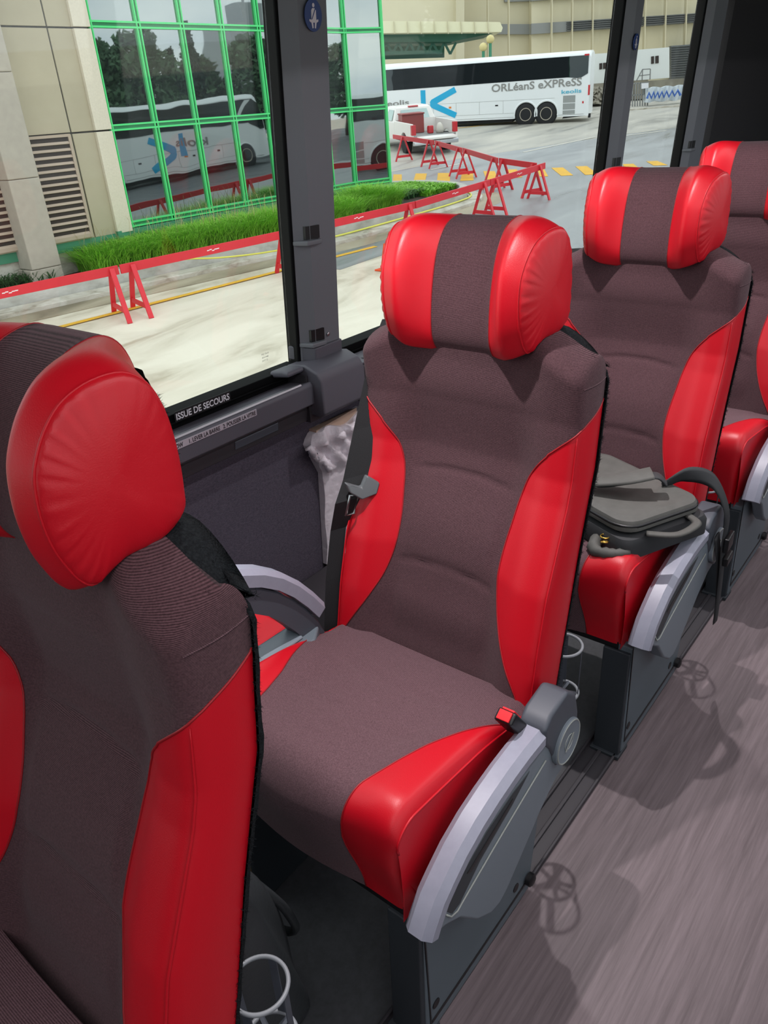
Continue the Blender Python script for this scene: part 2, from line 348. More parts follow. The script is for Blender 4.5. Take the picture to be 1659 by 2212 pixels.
M['laptopd'] = mat('dark_nylon', (40, 42, 44), .7, bump=(900, .3, .0006))
M['leatherb'] = mat('black_leather', (54, 58, 60), .42, bump=(120, .3, .002))
M['gold'] = mat('brass_zip', (220, 180, 90), .3, metal=1)
M['blues'] = mat('sign_blue', (24, 58, 120), .4)
M['lblfg'] = mat('label_white', (222, 220, 224), .5)
M['lblbg'] = mat('label_grey', (176, 172, 180), .5)
M['lblk'] = mat('label_black', (20, 16, 18), .5)
M['darkasph'] = ground_mat('dark_wet_asphalt', (58, 62, 66), (74, 78, 82), (92, 96, 98), .3, .6)
# ================================================================== THE COACH SHELL
FL = -1.48
WX0, WX1 = -3.2, 6.3
XS = [WX0, WX1]
struct('floor', MB().box(WX0, WX1, -.86, .505, FL-.06, FL).box(WX0, WX1, .585, 1.66, FL-.06, FL-.001), M['floor'])
struct('trim_1', MB().box(WX0, WX1, .505, .585, FL-.06, FL+.004).box(WX0, WX1, .505, .512, FL, FL+.012).box(WX0, WX1, .540, .550, FL, FL+.010).box(WX0, WX1, .578, .585, FL, FL+.012), M['trimd'], bevel=.002)
fc = struct('trim_2', MB().box(WX0, WX1, .586, 1.55, FL-.0005, FL+.004), M['floorc'])
struct('trim_3', MB().box(WX0, WX1, 1.44, 1.60, FL, FL+.13), M['trimd'], bevel=.012)
# cladding of the side wall, each level leaning with the wall
def lean(x0, x1, d0, d1, z0, z1, mb):
    return mb.add([(x0, wy(z0)+d0, z0), (x1, wy(z0)+d0, z0), (x1, wy(z0)+d1, z0), (x0, wy(z0)+d1, z0),
                   (x0, wy(z1)+d0, z1), (x1, wy(z1)+d0, z1), (x1, wy(z1)+d1, z1), (x0, wy(z1)+d1, z1)],
                  [(0,3,2,1),(4,5,6,7),(0,1,5,4),(1,2,6,5),(2,3,7,6),(3,0,4,7)])
def leanp(poly, z0, z1, mb, zn=1):
    n = len(poly); V = [(x, wy(z)+d, z) for z in (z0, z1) for (x, d) in poly]
    return mb.add(V, [tuple(range(n-1, -1, -1)), tuple(range(n, 2*n))]+[(i, (i+1) % n, n+(i+1) % n, n+i) for i in range(n)])
ZT = .40
wl = lean(WX0, WX1, -.012, .06, FL, -.80, MB())
struct('wall_left', wl, M['fabwall'])
up = lean(WX0, WX1, .0, .06, ZT, .9, MB())
struct('wall_left_upper', up, M['trimd'])
struct('wall_left_outer', lean(WX0, WX1, .06, .10, -2.9, -.74, MB()), M['buswhite'])
# dark panel with no window at the rear of the cabin
struct('wall_left_rear', lean(4.74, WX1, -.05, .06, FL, ZT+.1, MB()), M['dark'])
struct('wall_back', MB().box(WX1, WX1+.05, -.86, 1.66, FL, .9), M['dark'])
struct('wall_front', MB().box(WX0-.05, WX0, -.86, 1.66, FL, .9), M['dark'])
struct('ceiling', MB().box(WX0, WX1, -.86, 1.66, .60, .64), M['roof'])
rk = MB().prism([(.42, .42), (.40, .50), (.50, .60), (1.60, .60), (1.60, .40), (.95, .385)], 'x', WX0, WX1)
struct('trim_4', rk, M['trimd'], bevel=.01)
# far side of the aisle, behind the camera
struct('wall_right', MB().box(WX0, WX1, -.90, -.86, FL-.1, -.62).box(WX0, WX1, -.90, -.86, .42, .64), M['fabwall'])
for k, x in enumerate((-3.15, -1.2, .75, 2.7, 4.65, 6.15)): struct('trim_%d' % (30+k), MB().box(x, x+.14, -.92, -.86, -.62, .42), M['pill'])
for k, x in enumerate((-3.01, -1.06, .89, 2.84, 4.79)): struct('window_%d' % (20+k), MB().box(x, x+1.8 if k < 4 else 6.15, -.895, -.89, -.62, .42), M['glasst'])
# glazing on the window side
PIL = [(-.52, -.34), (1.53, 1.668), (3.49, 3.592), (4.43, 4.63)]; CO = [.016, .016, .028, .046]
edges = [WX0+.02]+[v for a, b in PIL for v in (a+.01, b-.01)]+[4.74]
wi = 1
for k in range(0, len(edges)-1, 2):
    a, b = edges[k], edges[k+1]
    if b-a < .2: continue
    g = struct('window_%d' % wi, lean(a, b, .032, .036, -.66, ZT, MB()), M['glass']); wi += 1
    fr = lean(a-.01, b, -.012, .05, -.705, -.650, MB()); lean(a-.01, b, -.02, -.012, -.675, -.669, fr)
    struct('window_frame', fr, M['rubber'], g, bevel=.003)
# pillars: moulded grey covers with a black rubber edge on the side of the pane
pk = 6
for i, (a, b) in enumerate(PIL):
    mb = leanp([(a+CO[i]+.02, .03), (a, -.015), (a+.035, -.05), (b-.008, -.055), (b, -.04), (b, .03)], -.66, ZT+.02, MB())
    p = struct('trim_%d' % pk, mb, M['pill']); pk += 1
    struct('rubber_edge', leanp([(a+CO[i], .05), (a-.004, -.010), (a-.001, -.017), (a+.010, -.019), (a+CO[i]+.03, .05)], -.66, ZT+.02, MB()), M['rubber'], p, bevel=.003)
    # recesses and ledges down the cover
    rc = MB(); ld = MB()
    for z in (-.305, -.585):
        leanp([(a+.022, -.046), (a+.064, -.058), (a+.064, -.03), (a+.022, -.03)], z, z+.034, rc)
        leanp([(a+.0, -.012), (a+.012, -.062), (a+.062, -.068), (a+.070, -.040), (a+.02, -.02)], z-.014, z-.001, ld)
    struct('recess', rc, M['black'], p)
    struct('ledge', ld, M['pill'], p, bevel=.003)
    struct('lower_cover', leanp([(a+.006, -.02), (a+.018, -.064), (b-.006, -.064), (b+.004, -.04), (b+.004, .03), (a, .03)], -.64, -.60, MB()), M['trim'], p, bevel=.004)
    if i == 1:
        s = MB().lathe((b-.055, wy(-.575)-.053, -.575), (0, -1, -.08), [(0, .006), (.004, .006), (.005, .0045)], 14)
        struct('screw', s, M['steel'], p, smooth='auto')
    # bracket over the sill
    bx0 = a-.045
    bm = MB().prism([(1.60, -.642), (1.525, -.632), (1.478, -.650), (1.462, -.675), (1.462, -.770), (1.478, -.782), (1.60, -.782)], 'x', a-.042, b+.008)
    bm.prism([(1.60, -.642), (1.55, -.634), (1.525, -.636), (1.525, -.650), (1.60, -.662)], 'x', a-.107, a-.04)
    struct('bracket', bm, M['trim'], p, bevel=.010, seg=3)
# round blue seat-belt sign on the first pillar
sgp = lambda px, py: onY(px, py, wy(.2)-.056)
for (cx, cy, rw, hh) in ((676, 33, 23, 37), (1386, 80, 6, 17)):
    c = onY(cx, cy, wy(.2)-.057)
    if cx > 1000: c = np.array([3.545, wy(.16)-.058, .16])
    up3 = np.array([0, -.075, 1.]); up3 /= np.linalg.norm(up3)
    t = thing('seat_belt_sign', tuple(c), 'round blue seat belt sticker at the top of the nearest grey pillar' if cx < 1000 else 'dark blue seat belt sticker on the second grey pillar, half seen edge on', 'sticker')
    ring = MB(); n = 40; R = .030 if cx < 1000 else .026
    ring.prism3([c+np.array([math.cos(2*math.pi*k/n)*R, 0, 0])+up3*math.sin(2*math.pi*k/n)*R*1.12 for k in range(n)], (0, -.0015, 0))
    obj('disc', ring, M['blues'], t)
    fg = MB(); P = lambda x, y: c+np.array([x, -.0018, 0])+up3*y
    def flat(pts): fg.prism3([P(x*R/.030, y*R/.030) for x, y in pts], (0, -.0008, 0))
    flat([(.004*math.cos(a)+.0, .020+.0045*math.sin(a)) for a in np.linspace(0, 2*math.pi, 13)[:-1]])
    flat([(-.008, .010), (-.004, .014), (.004, .014), (.008, .010), (.0085, -.010), (-.0085, -.010)])
    flat([(-.015, -.008), (-.008, -.010), (.008, -.010), (.015, -.008), (.016, -.012), (.010, -.015), (-.010, -.015), (-.016, -.012)])
    flat([(-.009, -.015), (-.003, -.015), (-.002, -.026), (-.006, -.027)]); flat([(.009, -.015), (.003, -.015), (.002, -.026), (.006, -.027)])
    obj('seated_figure', fg, M['lblfg'], t)
    sb = MB(); sb.prism3([P(.007, .013), P(.005, .014), P(-.008, -.008), P(-.006, -.009)], (0, -.0014, 0)); obj('belt_stripe', sb, M['blues'], t)
# sill with the emergency release bar
s1 = struct('trim_20', MB().prism([(1.60, -.690), (1.535, -.684), (1.505, -.676), (1.497, -.686), (1.500, -.742), (1.53, -.752), (1.60, -.752)], 'x', WX0, 1.49), M['trim'], bevel=.004)
struct('release_strip', MB().prism([(1.536, -.682), (1.506, -.673), (1.503, -.677), (1.536, -.687)], 'x', WX0, 1.45), M['alu'], s1)
struct('lower_rail', MB().prism([(1.60, -.75), (1.522, -.752), (1.530, -.798), (1.60, -.80)], 'x', WX0, 1.50), M['trimd'], s1, bevel=.003)
struct('latch', MB().prism([(1.525, -.757), (1.520, -.759), (1.524, -.782), (1.529, -.784)], 'x', 1.20, 1.36), M['dgrey'], s1, bevel=.002)
s2 = struct('trim_21', MB().prism([(1.60, -.690), (1.53, -.686), (1.49, -.69), (1.484, -.72), (1.50, -.80), (1.60, -.80)], 'x', 1.685, 4.74), M['trimd'], bevel=.004)
struct('vent_top', MB().prism([(1.575, -.678), (1.500, -.683), (1.500, -.687), (1.575, -.683)], 'x', 1.70, 4.72), M['trim'], s2)
sl = MB()
for k in range(96): sl.obox((1.745+k*.0165, 1.522, -.6815), (.0045, 0, 0), (.001, .014, -.0012), (0, 0, .0016))
struct('vent_slots', sl, M['black'], s2)
struct('trim_22', MB().box(1.48, 1.70, 1.515, 1.62, -.80, -.66), M['trimd'])
# lettering on the window edge and the bar
def label(name, ptsA, ptsB, s, h, lab, bgm, fgm, Y, nrm=(0, -1, 0), bgz=.0):
    a = np.array(ptsA, float); b = np.array(ptsB, float); r = (b-a)/np.linalg.norm(b-a); u = np.array([0, -.075, 1.]); u -= r*(u@r); u /= np.linalg.norm(u)
    t = thing(name, tuple(a), lab, 'sticker')
    n_ = np.cross(r, u)
    obj('backing', MB().prism3([a-r*.004-u*h*.30, b+r*.004-u*h*.30, b+r*.004+u*h*1.30, a-r*.004+u*h*1.30], n_*.001), bgm, t)
    obj('lettering', text_mb(s, a+n_*.001, r, u, h, width=np.linalg.norm(b-a), extr=.0006, bold=True), fgm, t, fix=False)
Yf = lambda z: wy(z)-.0135
label('emergency_exit_sticker', (1.074, Yf(-.668)-.008, -.6640), (1.250, Yf(-.668)-.008, -.6640), 'ISSUE DE SECOURS', .017,
      'black sticker reading ISSUE DE SECOURS at the foot of the left window', M['lblk'], M['lblfg'], 1.58)
label('release_bar_sticker', (.965, 1.4955, -.697), (1.262, 1.4955, -.697), 'WINDOW     1. LEVER LA BARRE   2. POUSSER LA VITRE', .011,
      'narrow pale sticker with French window opening steps on the sill bar', M['lblbg'], M['lblk'], 1.5)
# tiny print in the corner of the left pane
tp = thing('glass_marking', (1.44, wy(-.62)+.030, -.62), 'tiny dark print in the lower corner of the left window pane', 'marking')
for k, s in enumerate(('MSC DUO', 'AS-2 M40', 'DOT 22')):
    obj('line', text_mb(s, (1.425, wy(-.6)+.0305, -.600-k*.009), (1, 0, 0), (0, -.075, 1), .0045, extr=.0003), M['lblk'], tp, fix=False)
# ================================================================== THE SEATS
YC = .757; HW = .238
def ss(a, b, x): t = min(1, max(0, (x-a)/(b-a))); return t*t*(3-2*t)
bz = [-1.14, -1.08, -.945, -.76, -.60, -.48, -.40, -.36]
bxr = [1.040, 1.060, 1.094, 1.147, 1.200, 1.216, 1.222, 1.222]
fz = [-1.14, -1.037, -.90, -.794, -.643, -.60, -.50, -.40, -.36]
fx = [.955, .967, .998, 1.030, 1.100, 1.114, 1.128, 1.124, 1.128]
wz = [-1.06, -1.03, -.985, -.94, -.90, -.83, -.76, -.706, -.634, -.578, -.53, -.512]
wd_ = [.245, .235, .205, .178, .152, .124, .117, .126, .134, .160, .215, .237]
xr = lambda z: float(np.interp(z, bz, bxr)); xf = lambda z: float(np.interp(z, fz, fx))
def hwz(z): return HW+.004*ss(-.6, -1.0, z)
def sect(z, n=400):
    """outline of the upholstery at height z, from rear edge on the aisle side round the front to the other rear edge"""
    h = hwz(z); r = .022; R_, Fx = xr(z), xf(z); P = []
    P.append((R_, -h))
    P += [(R_+(Fx+r-R_)*t, -h-.004*math.sin(math.pi*t)) for t in np.linspace(0, 1, 14)[1:]]
    P += [(Fx+r-r*math.sin(a), -h+r-r*math.cos(a)) for a in np.linspace(0, math.pi/2, 8)[1:]]
    depth = .026*ss(-.44, -.62, z)*ss(-1.12, -.95, z)+.010
    for y in np.linspace(-h+r, 0, 60)[1:]:
        k = ss(.19, .10, abs(y)); x = Fx+depth*k
        x += .012*ss(-.50, -.42, z)*k
        if abs(y) < .125:
            w = ss(.125, .09, abs(y))
            for zs, am in ((-.652, .0045), (-.828, .005)): x += am*w*math.exp(-((z-zs-.012*math.cos(y*14))/.0045)**2)
            x -= .010*w*math.exp(-((z+.74)/.06)**2)+.006*w*math.exp(-((z+.92)/.05)**2)
        P.append((x, y))
    H = P[:]; P = H+[(x, -y) for x, y in H[::-1][1:]]
    return np.array(P)
def resamp(P, ss_):
    d = np.r_[0, np.cumsum(np.linalg.norm(np.diff(P, axis=0), axis=1))]
    return np.c_[np.interp(ss_, d, P[:, 0]), np.interp(ss_, d, P[:, 1])], d[-1]
def wing_s(z):
    """length of red along the outline measured from the rear edge"""
    P = sect(z); d = np.r_[0, np.cumsum(np.linalg.norm(np.diff(P, axis=0), axis=1))]
    side = abs(xr(z)-xf(z))
    if z > -.468: return 0
    if z > -.512: return side*(.468+z)/(-.044)*-1*-1 if False else side*((-.468-z)/.044)*.93
    yb = float(np.mean([np.interp(z+q, wz, wd_) for q in np.linspace(-.042, .042, 13)])) if -.99 < z < -.56 else float(np.interp(z, wz, wd_)*(.5 if z > -.56 else .5)+.5*np.mean([np.interp(z+q, wz, wd_) for q in np.linspace(-.015, .015, 7)])); half = len(P)//2
    return float(np.interp(-yb, P[16:half, 1], d[16:half]))
def make_seat(label):
    t = thing('reclining_chair', (1.0, YC, FL), label, 'seat', 'coach seats in a row along the window side')
    # ---- backrest upholstery
    zlist = list(np.r_[np.linspace(-1.13, -.66, 60), np.linspace(-.652, -.51, 26), np.linspace(-.505, -.405, 18)])
    NW, NM = 16, 64; rows = []
    for z in zlist:
        P = sect(z); L = np.sum(np.linalg.norm(np.diff(P, axis=0), axis=1)); w = max(wing_s(z), 1e-4)
        s_ = np.r_[np.linspace(0, w, NW+1), np.linspace(w, L-w, NM+1)[1:], np.linspace(L-w, L, NW+1)[1:]]
        Q, _ = resamp(P, s_); rows.append([(x, y, z) for x, y in Q])
    # rounded top
    top = []
    for ph in np.linspace(0, math.pi/2, 9)[1:]:
        r = .040; row = []
        for (x, y, z) in rows[-1]:
            mid = xr(z)-.022; c = math.cos(ph)
            row.append((mid+(x-mid)*(.04+.96*c), y*(1-.04*(1-c)), z+r*math.sin(ph)))
        top.append(row)
    rows += top
    def shoulder(p):
        x, y, z = p; k = ss(.14, .245, abs(y)); kz = ss(-.52, -.38, z)
        return (x, YC+y, z-.030*k*kz+.010*(1-k)*kz)
    R = [[shoulder(p) for p in row] for row in rows]; nz_ = len(zlist); iw = next(i for i, z in enumerate(zlist) if z > -.468)
    mid = MB(); mid.grid([row[NW:NW+NM+1] for row in R])
    side1 = [row[:NW+1] for row in R]; side2 = [row[NW+NM:] for row in R]
    mid.grid([r_ for r_ in side1[iw:]]); mid.grid([r_ for r_ in side2[iw:]])
    mid.add(R[-1], [tuple(range(len(R[-1])))])
    bk = obj('backrest', mid, M['rib_z'], t, smooth=True)
    # shoulder seams, from the front face over the edge
    ks = next(i for i, z in enumerate(zlist) if z > -.412)
    for sgn, row in ((-1, R[ks][3:NW+9]), (1, R[ks][::-1][3:NW+9])):
        obj('seam', MB().tube([np.array(p)+np.array([-.0008, sgn*.0006, .0004]) for p in row], .0010, 5), M['rib_x'], bk, smooth=True)
    for S_ in (side1, side2):
        rb = obj('side_bolster', MB().grid(S_[:iw+1]), M['red'], t, smooth=True)
        e = [row[-1] if S_ is side1 else row[0] for row in S_[:iw+1]]
        obj('stitching', MB().tube([np.array(p)+np.array([-.0006, 0, 0]) for p in e], .0016, 5), M['red_seam'], rb, smooth=True)
        cr_ = []
        for z in np.linspace(-1.08, -.520, 40):
            sg = -1 if S_ is side1 else 1
            cr_.append((xf(z)+.006, YC+sg*(hwz(z)-.005), z-.03*ss(-.52, -.38, z)))
        obj('piping', MB().tube(cr_, [.0003+.0016*math.sin(math.pi*i/39)**.3 for i in range(40)], 6), M['red'], rb, smooth=True)
    # ---- back shell in carpet, with a fringe where the fleece shows past the edge
    sh = MB(); Rr = []
    for z in np.r_[np.linspace(-1.10, -.42, 34), [-.398, -.384, -.376]]:
        h = HW+.005-.02*ss(-.41, -.376, z); x0 = xr(z)+.003-.010*ss(-.41, -.376, z); row = []
        for a in np.linspace(0, 1, 30):
            y = -h+2*h*a; e = (1-abs(2*a-1)**6); x = x0+.002+.011*e
            row.append(shoulder((x+random.uniform(-.0015, .0015), y, z)))
        Rr.append([shoulder((x0-.004, -h, z))]+row+[shoulder((x0-.004, h, z))])
    for dx, z, hh_ in ((.022, -.372, HW-.002), (.0, -.366, HW-.005), (-.014, -.3655, HW-.009), (-.026, -.3675, HW-.010)):
        x0 = xr(-.37)+dx; zz = lambda a: z-.022*abs(2*a-1)**8*(dx > -.02); Rr.append([shoulder((x0-.01, -hh_, zz(0)))]+[shoulder((x0-.012*abs(2*a-1)**6, -hh_+2*hh_*a, zz(a))) for a in np.linspace(0, 1, 30)]+[shoulder((x0-.01, hh_, zz(1)))])
    sh.grid(Rr)
    fz_ = MB()
    def tuft(p, d, n, L):
        for _ in range(n):
            b0 = np.array(p)+np.random.uniform(-.003, .003, 3); dd = np.array(d)+np.random.normal(0, .6, 3); dd /= np.linalg.norm(dd)
            s_ = np.cross(dd, np.random.normal(0, 1, 3)); s_ /= np.linalg.norm(s_); w = .00035
            fz_.add([b0-s_*w, b0+s_*w, b0+dd*L*random.uniform(.5, 1.2)], [(0, 1, 2)])
    for row in Rr:
        for j, sg in ((0, -1), (-1, 1)): tuft(row[j], (.2, sg, 0), 14, .006)
    for p in Rr[-3]: tuft(p, (.6, 0, .6), 10, .004)
    for i in range(0, len(Rr)-1):
        for k in range(3):
            u = random.random(); p = np.array(Rr[i][0])*(1-u)+np.array(Rr[i+1][0])*u; tuft(p, (.2, -1, 0), 8, .006)
    cp = obj('back_cover', sh, M['carpet'], t, smooth=True)
    obj('fringe', fz_, M['carpet'], cp, fix=False)
    # ---- headrest: side profile interpolated from the recessed middle to the forward wings
    cen = [(1.165, -.412), (1.150, -.404), (1.140, -.385), (1.138, -.36), (1.142, -.32), (1.150, -.28), (1.162, -.24), (1.178, -.212), (1.20, -.192), (1.232, -.183), (1.252, -.187), (1.266, -.205), (1.273, -.24), (1.274, -.29), (1.270, -.33), (1.254, -.365), (1.225, -.375), (1.19, -.395)]
    wing = [(1.105, -.388), (1.088, -.378), (1.076, -.360), (1.068, -.335), (1.065, -.300), (1.070, -.262), (1.082, -.236), (1.100, -.212), (1.124, -.192), (1.158, -.180), (1.196, -.180), (1.224, -.198), (1.240, -.230), (1.246, -.275), (1.244, -.325), (1.236, -.352), (1.195, -.365), (1.145, -.370)]
    def loop(P, n=72):
        P = np.array(P); Q = np.vstack([P, P[:1]]); m = len(P); out = []
        for i in range(n):          # closed Catmull-Rom
            u = i*m/n; k = int(u); f_ = u-k; p0, p1, p2, p3 = P[(k-1) % m], P[k % m], P[(k+1) % m], P[(k+2) % m]
            out.append(.5*((2*p1)+(-p0+p2)*f_+(2*p0-5*p1+4*p2-p3)*f_**2+(-p0+3*p1-3*p2+p3)*f_**3))
        return np.array(out)
    wing = [(1.088+(x-1.065)*.84, z-.006*(z < -.36)) for x, z in wing]
    LC, LW = loop(cen), loop(wing); n = len(LC); hh = .160
    def prof(y):
        k = ss(.045, .128, abs(y)); L = LC*(1-k)+LW*k; c = L.mean(0)
        if k > 0: L = c+(L-c)*(1+.04*k)
        e = abs(y)-.092
        if e > 0: q = (e/(hh-.092)); L = c+(L-c)*(1-.15*q**2.4)
        return L
    def wq(x, y): return y*(1-.15*ss(1.215, 1.075, x)*ss(.05, .15, abs(y)))
    def strip(ys): return [[(p[0], YC+.003+wq(p[0], y), p[1]) for p in prof(y)] for y in ys]
    hr = obj('headrest', MB().grid(strip(np.linspace(-.0615, .0615, 15)), cv=True), M['rib_z'], t, smooth=True)
    for sg in (-1, 1):
        ys = np.linspace(.0615, hh, 15)*sg; w = MB(); rowsw = strip(ys)
        last = np.array(rowsw[-1]); c = last.mean(0)
        capr = []
        for j, k in enumerate((.985, .96, .92, .86, .76, .62, .45, .28, .12)):
            row = []
            for i, p in enumerate(last):
                q = c+(p-c)*k; bul = .014*math.sqrt(max(0, 1-k*k))*1.4
                front = 1 if (i < n*.50) else .35
                puck = .0014*front*math.cos(i*math.pi*2/n*26+j*.2)*(1 if k < .97 else .3)*ss(.55, .92, k)*1.5
                row.append((q[0], q[1]+sg*(bul+puck+.001), q[2]))
            capr.append(row)
        w.grid(rowsw+capr, cv=True); w.add(capr[-1], [tuple(range(n))])
        wo_ = obj('headrest_wing', w, M['red'], hr, smooth=True)
        w2 = MB().tube([p+np.array([0, sg*.0008, 0]) for p in last], .0016, 5, True)
        obj('stitched_edge', w2, M['red'], hr, smooth=True)
        obj('edge_seam', MB().tube([np.array(p)*1 for p in rowsw[0]], .0012, 5, True), M['red_seam'], hr, smooth=True)
    # fleece behind the headrest
    fb = []; 
    for y in np.linspace(-.158, .158, 21):
        L = prof(y)[int(n*.66):int(n*.88)]; k = ss(.162, .12, abs(y))
        fb.append([(p[0]+.002+.008*k, YC+.003+y*.955, p[1]) for j, p in enumerate(L)])
    hb = obj('headrest_back', MB().grid(fb), M['carpet'], t, smooth=True)
    fz_ = MB()
    for row in (fb[0], fb[-1]):
        for p in row:
            tuft(p, (.5, -1 if row is fb[0] else 1, .2), 40, .0055)
    obj('fringe', fz_, M['carpet'], hb, fix=False)
    # ---- cushion
    cx0, cx1, ch = .560, .995, .236
    path = []                                   # profile from the front bottom over the nose to the rear
    for z in np.linspace(-1.150, -1.0, 9): path.append((.598-.024*ss(-1.15, -1.0, z), z))
    for a in np.linspace(0, math.pi/2, 10)[1:]: path.append((.574+.052*(1-math.cos(a)), -1.0+.056*math.sin(a)))
    for x in np.linspace(.626, cx1, 30)[1:]: path.append((x, -.944-.052*((x-.626)/.37)**1.1))
    def cb(x, z):
        if z < -1.0: return .128-.030*ss(-1.0, -1.15, z)*-1*.6
        return float(np.interp(x, [.57, .62, .70, .75, .80, .85, .90, .94, 1.0], [.130, .136, .155, .17, .192, .212, .232, .236, .236]))
    rowsC = []
    for (x, z) in path:
        b = cb(x, z); ys = np.r_[np.linspace(-ch, -b, 13), np.linspace(-b, b, 31)[1:], np.linspace(b, ch, 13)[1:]]; row = []
        ktop = ss(-1.03, -.96, z)
        for y in ys:
            ay = abs(y); rr = .024; X_, Z_ = x, z
            e = max(0, ay-(ch-rr))/rr; ins = rr*(1-math.sqrt(max(0, 1-e*e)))
            Z_ += ktop*(.020*ss(.10, .20, ay)*ss(.97, .80, x)*1.0-ins); X_ += (1-ktop)*ins+.016*(1-ktop)*0
            if ay < b: 
                Z_ += ktop*.010*math.cos(y/b*math.pi/2)
                Z_ -= ktop*.005*(math.exp(-((x-.755+.02*math.cos(y*12))/.006)**2)+math.exp(-((x-.88+.02*math.cos(y*12))/.006)**2))*ss(.16, .1, ay)
                X_ -= (1-ktop)*.014*math.cos(y/b*math.pi/2)
            X_ += .030*ss(.14, .236, ay)*ss(.64, .57, x)*0
            row.append((X_, YC+y, Z_))
        rowsC.append(row)
    cu = MB().grid([r_[12:43] for r_ in rowsC])
    obj('cushion', cu, M['rib_x'], t, smooth=True)
    for (a, b, sg) in ((0, 13, -1), (42, 55, 1)):
        m = MB().grid([r_[a:b] for r_ in rowsC])
        # outer flank down to the underside
        edge = [r_[0] if sg < 0 else r_[-1] for r_ in rowsC]
        fl = []
        for d in np.linspace(0, 1, 8):
            fl.append([(p[0], p[1]+sg*.004*math.sin(d*math.pi), p[2]*(1-d)+max(-1.150+.0*p[0], -1.15)*d if p[2] > -1.149 else p[2]) for p in edge])
        m.grid(fl)
        cbo = obj('cushion_bolster', m, M['red'], t, smooth=True)
        e = [r_[12] if sg < 0 else r_[42] for r_ in rowsC]
        obj('stitching', MB().tube([np.array(p)+np.array([-.0005, 0, .0005]) for p in e], .0013, 5), M['red_seam'], cbo, smooth=True)
        obj('piping', MB().tube(edge[9:-3], .0022, 6), M['red'], cbo, smooth=True)
    obj('cushion_pan', MB().box(.60, 1.02, YC-.225, YC+.225, -1.165, -1.145), M['black'], t)
    # ---- aisle side: folding armrest, side panel, hinge
    topc = [(.549, -1.100), (.560, -1.082), (.585, -1.050), (.612, -1.030), (.650, -1.006), (.70, -.986), (.75, -.974), (.80, -.966), (.85, -.962), (.905, -.962)]
    def band(P, th, y0, y1, bev=.006):
        P = np.array(P); T = np.gradient(P, axis=0); T /= np.linalg.norm(T, axis=1)[:, None]; N = np.c_[T[:, 1], -T[:, 0]]; rows_ = []
        for p, nn in zip(P, N):
            q = p+nn*th
            rows_.append([(p[0]+nn[0]*bev, y0, p[1]+nn[1]*bev), (p[0], y0+bev, p[1]), (p[0], y1-bev, p[1]), (p[0]+nn[0]*bev, y1, p[1]+nn[1]*bev), (q[0], y1, q[1]), (q[0], y0, q[1])])
        m = MB().grid(rows_, cv=True); return m.add(rows_[0], [tuple(range(6))]).add(rows_[-1], [tuple(range(6))])
    ap = obj('armrest_pad', band(topc, .030, .447, .496, .012), M['pad'], t, smooth='auto')
    pan = [(.566, -1.108), (.600, -1.066), (.650, -1.034), (.72, -1.008), (.80, -.995), (.905, -.992), (.93, -.975), (1.01, -1.02), (1.028, -1.085), (1.015, -1.115), (.965, -1.125), (.905, -1.160), (.845, -1.205), (.79, -1.245), (.765, -1.255), (.735, -1.250), (.69, -1.215), (.64, -1.150), (.60, -1.122)]
    sp = obj('side_panel', MB().prism(pan, 'y', .452, .486), M['grey'], t, bevel=.006, seg=3)
    obj('slot', MB().prism([(.600, -1.083), (.650, -1.052), (.72, -1.027), (.80, -1.015), (.86, -1.014), (.80, -1.043), (.70, -1.075), (.640, -1.112), (.618, -1.112)], 'y', .4505, .455), M['slot'], sp, bevel=.002)
    obj('ridge', MB().tube([(.602, .4505, -1.094), (.615, .4505, -1.114), (.632, .4505, -1.120), (.655, .4505, -1.112), (.75, .4505, -1.083), (.84, .4505, -1.058), (.915, .4505, -1.038)], .0016, 6), M['ridge'], sp, smooth=True)
    obj('pull_recess', MB().prism([(.66, -1.062), (.80, -1.026), (.80, -1.032), (.67, -1.070)], 'y', .4495, .453), M['black'], sp)
    hc = [(.902, -.961), (.925, -.940), (.985, -.930), (1.020, -.960), (1.034, -1.01), (1.035, -1.085), (1.005, -1.118), (.955, -1.085), (.925, -1.02), (.905, -.995)]
    hg = obj('hinge_cover', MB().prism(hc, 'y', .447, .500), M['dgrey'], t, bevel=.008, seg=3)
    dc = (.985, .447, -1.045)
    hd = obj('hinge_disc', MB().lathe(dc, (0, -1, 0), [(-.004, .046), (.004, .046), (.007, .043), (.006, .040), (.006, .0)], 40), M['grey'], t, smooth='auto')
    obj('disc_ring', MB().ring((dc[0], dc[1]-.006, dc[2]), (0, 1, 0), .043, .0016, 40, 6), M['ridge'], hd, smooth=True)
    obj('disc_mark', MB().prism3([(.970, .440, -1.058), (.974, .440, -1.060), (1.002, .440, -1.034), (.998, .440, -1.032)], (0, -.0012, 0)).ring((.985, .4405, -1.045), (0, 1, 0), .016, .0008, 20, 4), M['ridge'], hd)
    # ---- base: two side frames on the floor rail
    bp = obj('base_panel', MB().prism([(.604, -1.152), (1.00, -1.13), (.985, -1.30), (.955, -1.462), (.592, -1.468)], 'y', .497, .545), M['base'], t, bevel=.004)
    obj('base_groove', MB().prism([(.608, -1.440), (.94, -1.432), (.94, -1.426), (.608, -1.432)], 'y', .4955, .4975).prism([(.601, -1.12), (.604, -1.12), (.606, -1.44), (.603, -1.44)], 'y', .4955, .4975), M['black'], bp)
    for (x, z) in ((.622, -1.40), (.90, -1.40)):
        obj('bolt_hole', MB().lathe((x, .4975, z), (0, -1, 0), [(0, .010), (.002, .010), (.002, .0)], 16), M['black'], bp, smooth='auto')
    lf = MB().prism([(.594, -1.166), (.612, -1.166), (.612, -1.475), (.580, -1.475)], 'y', .500, .566)
    lg = obj('leg', lf, M['bfront'], t, bevel=.003)
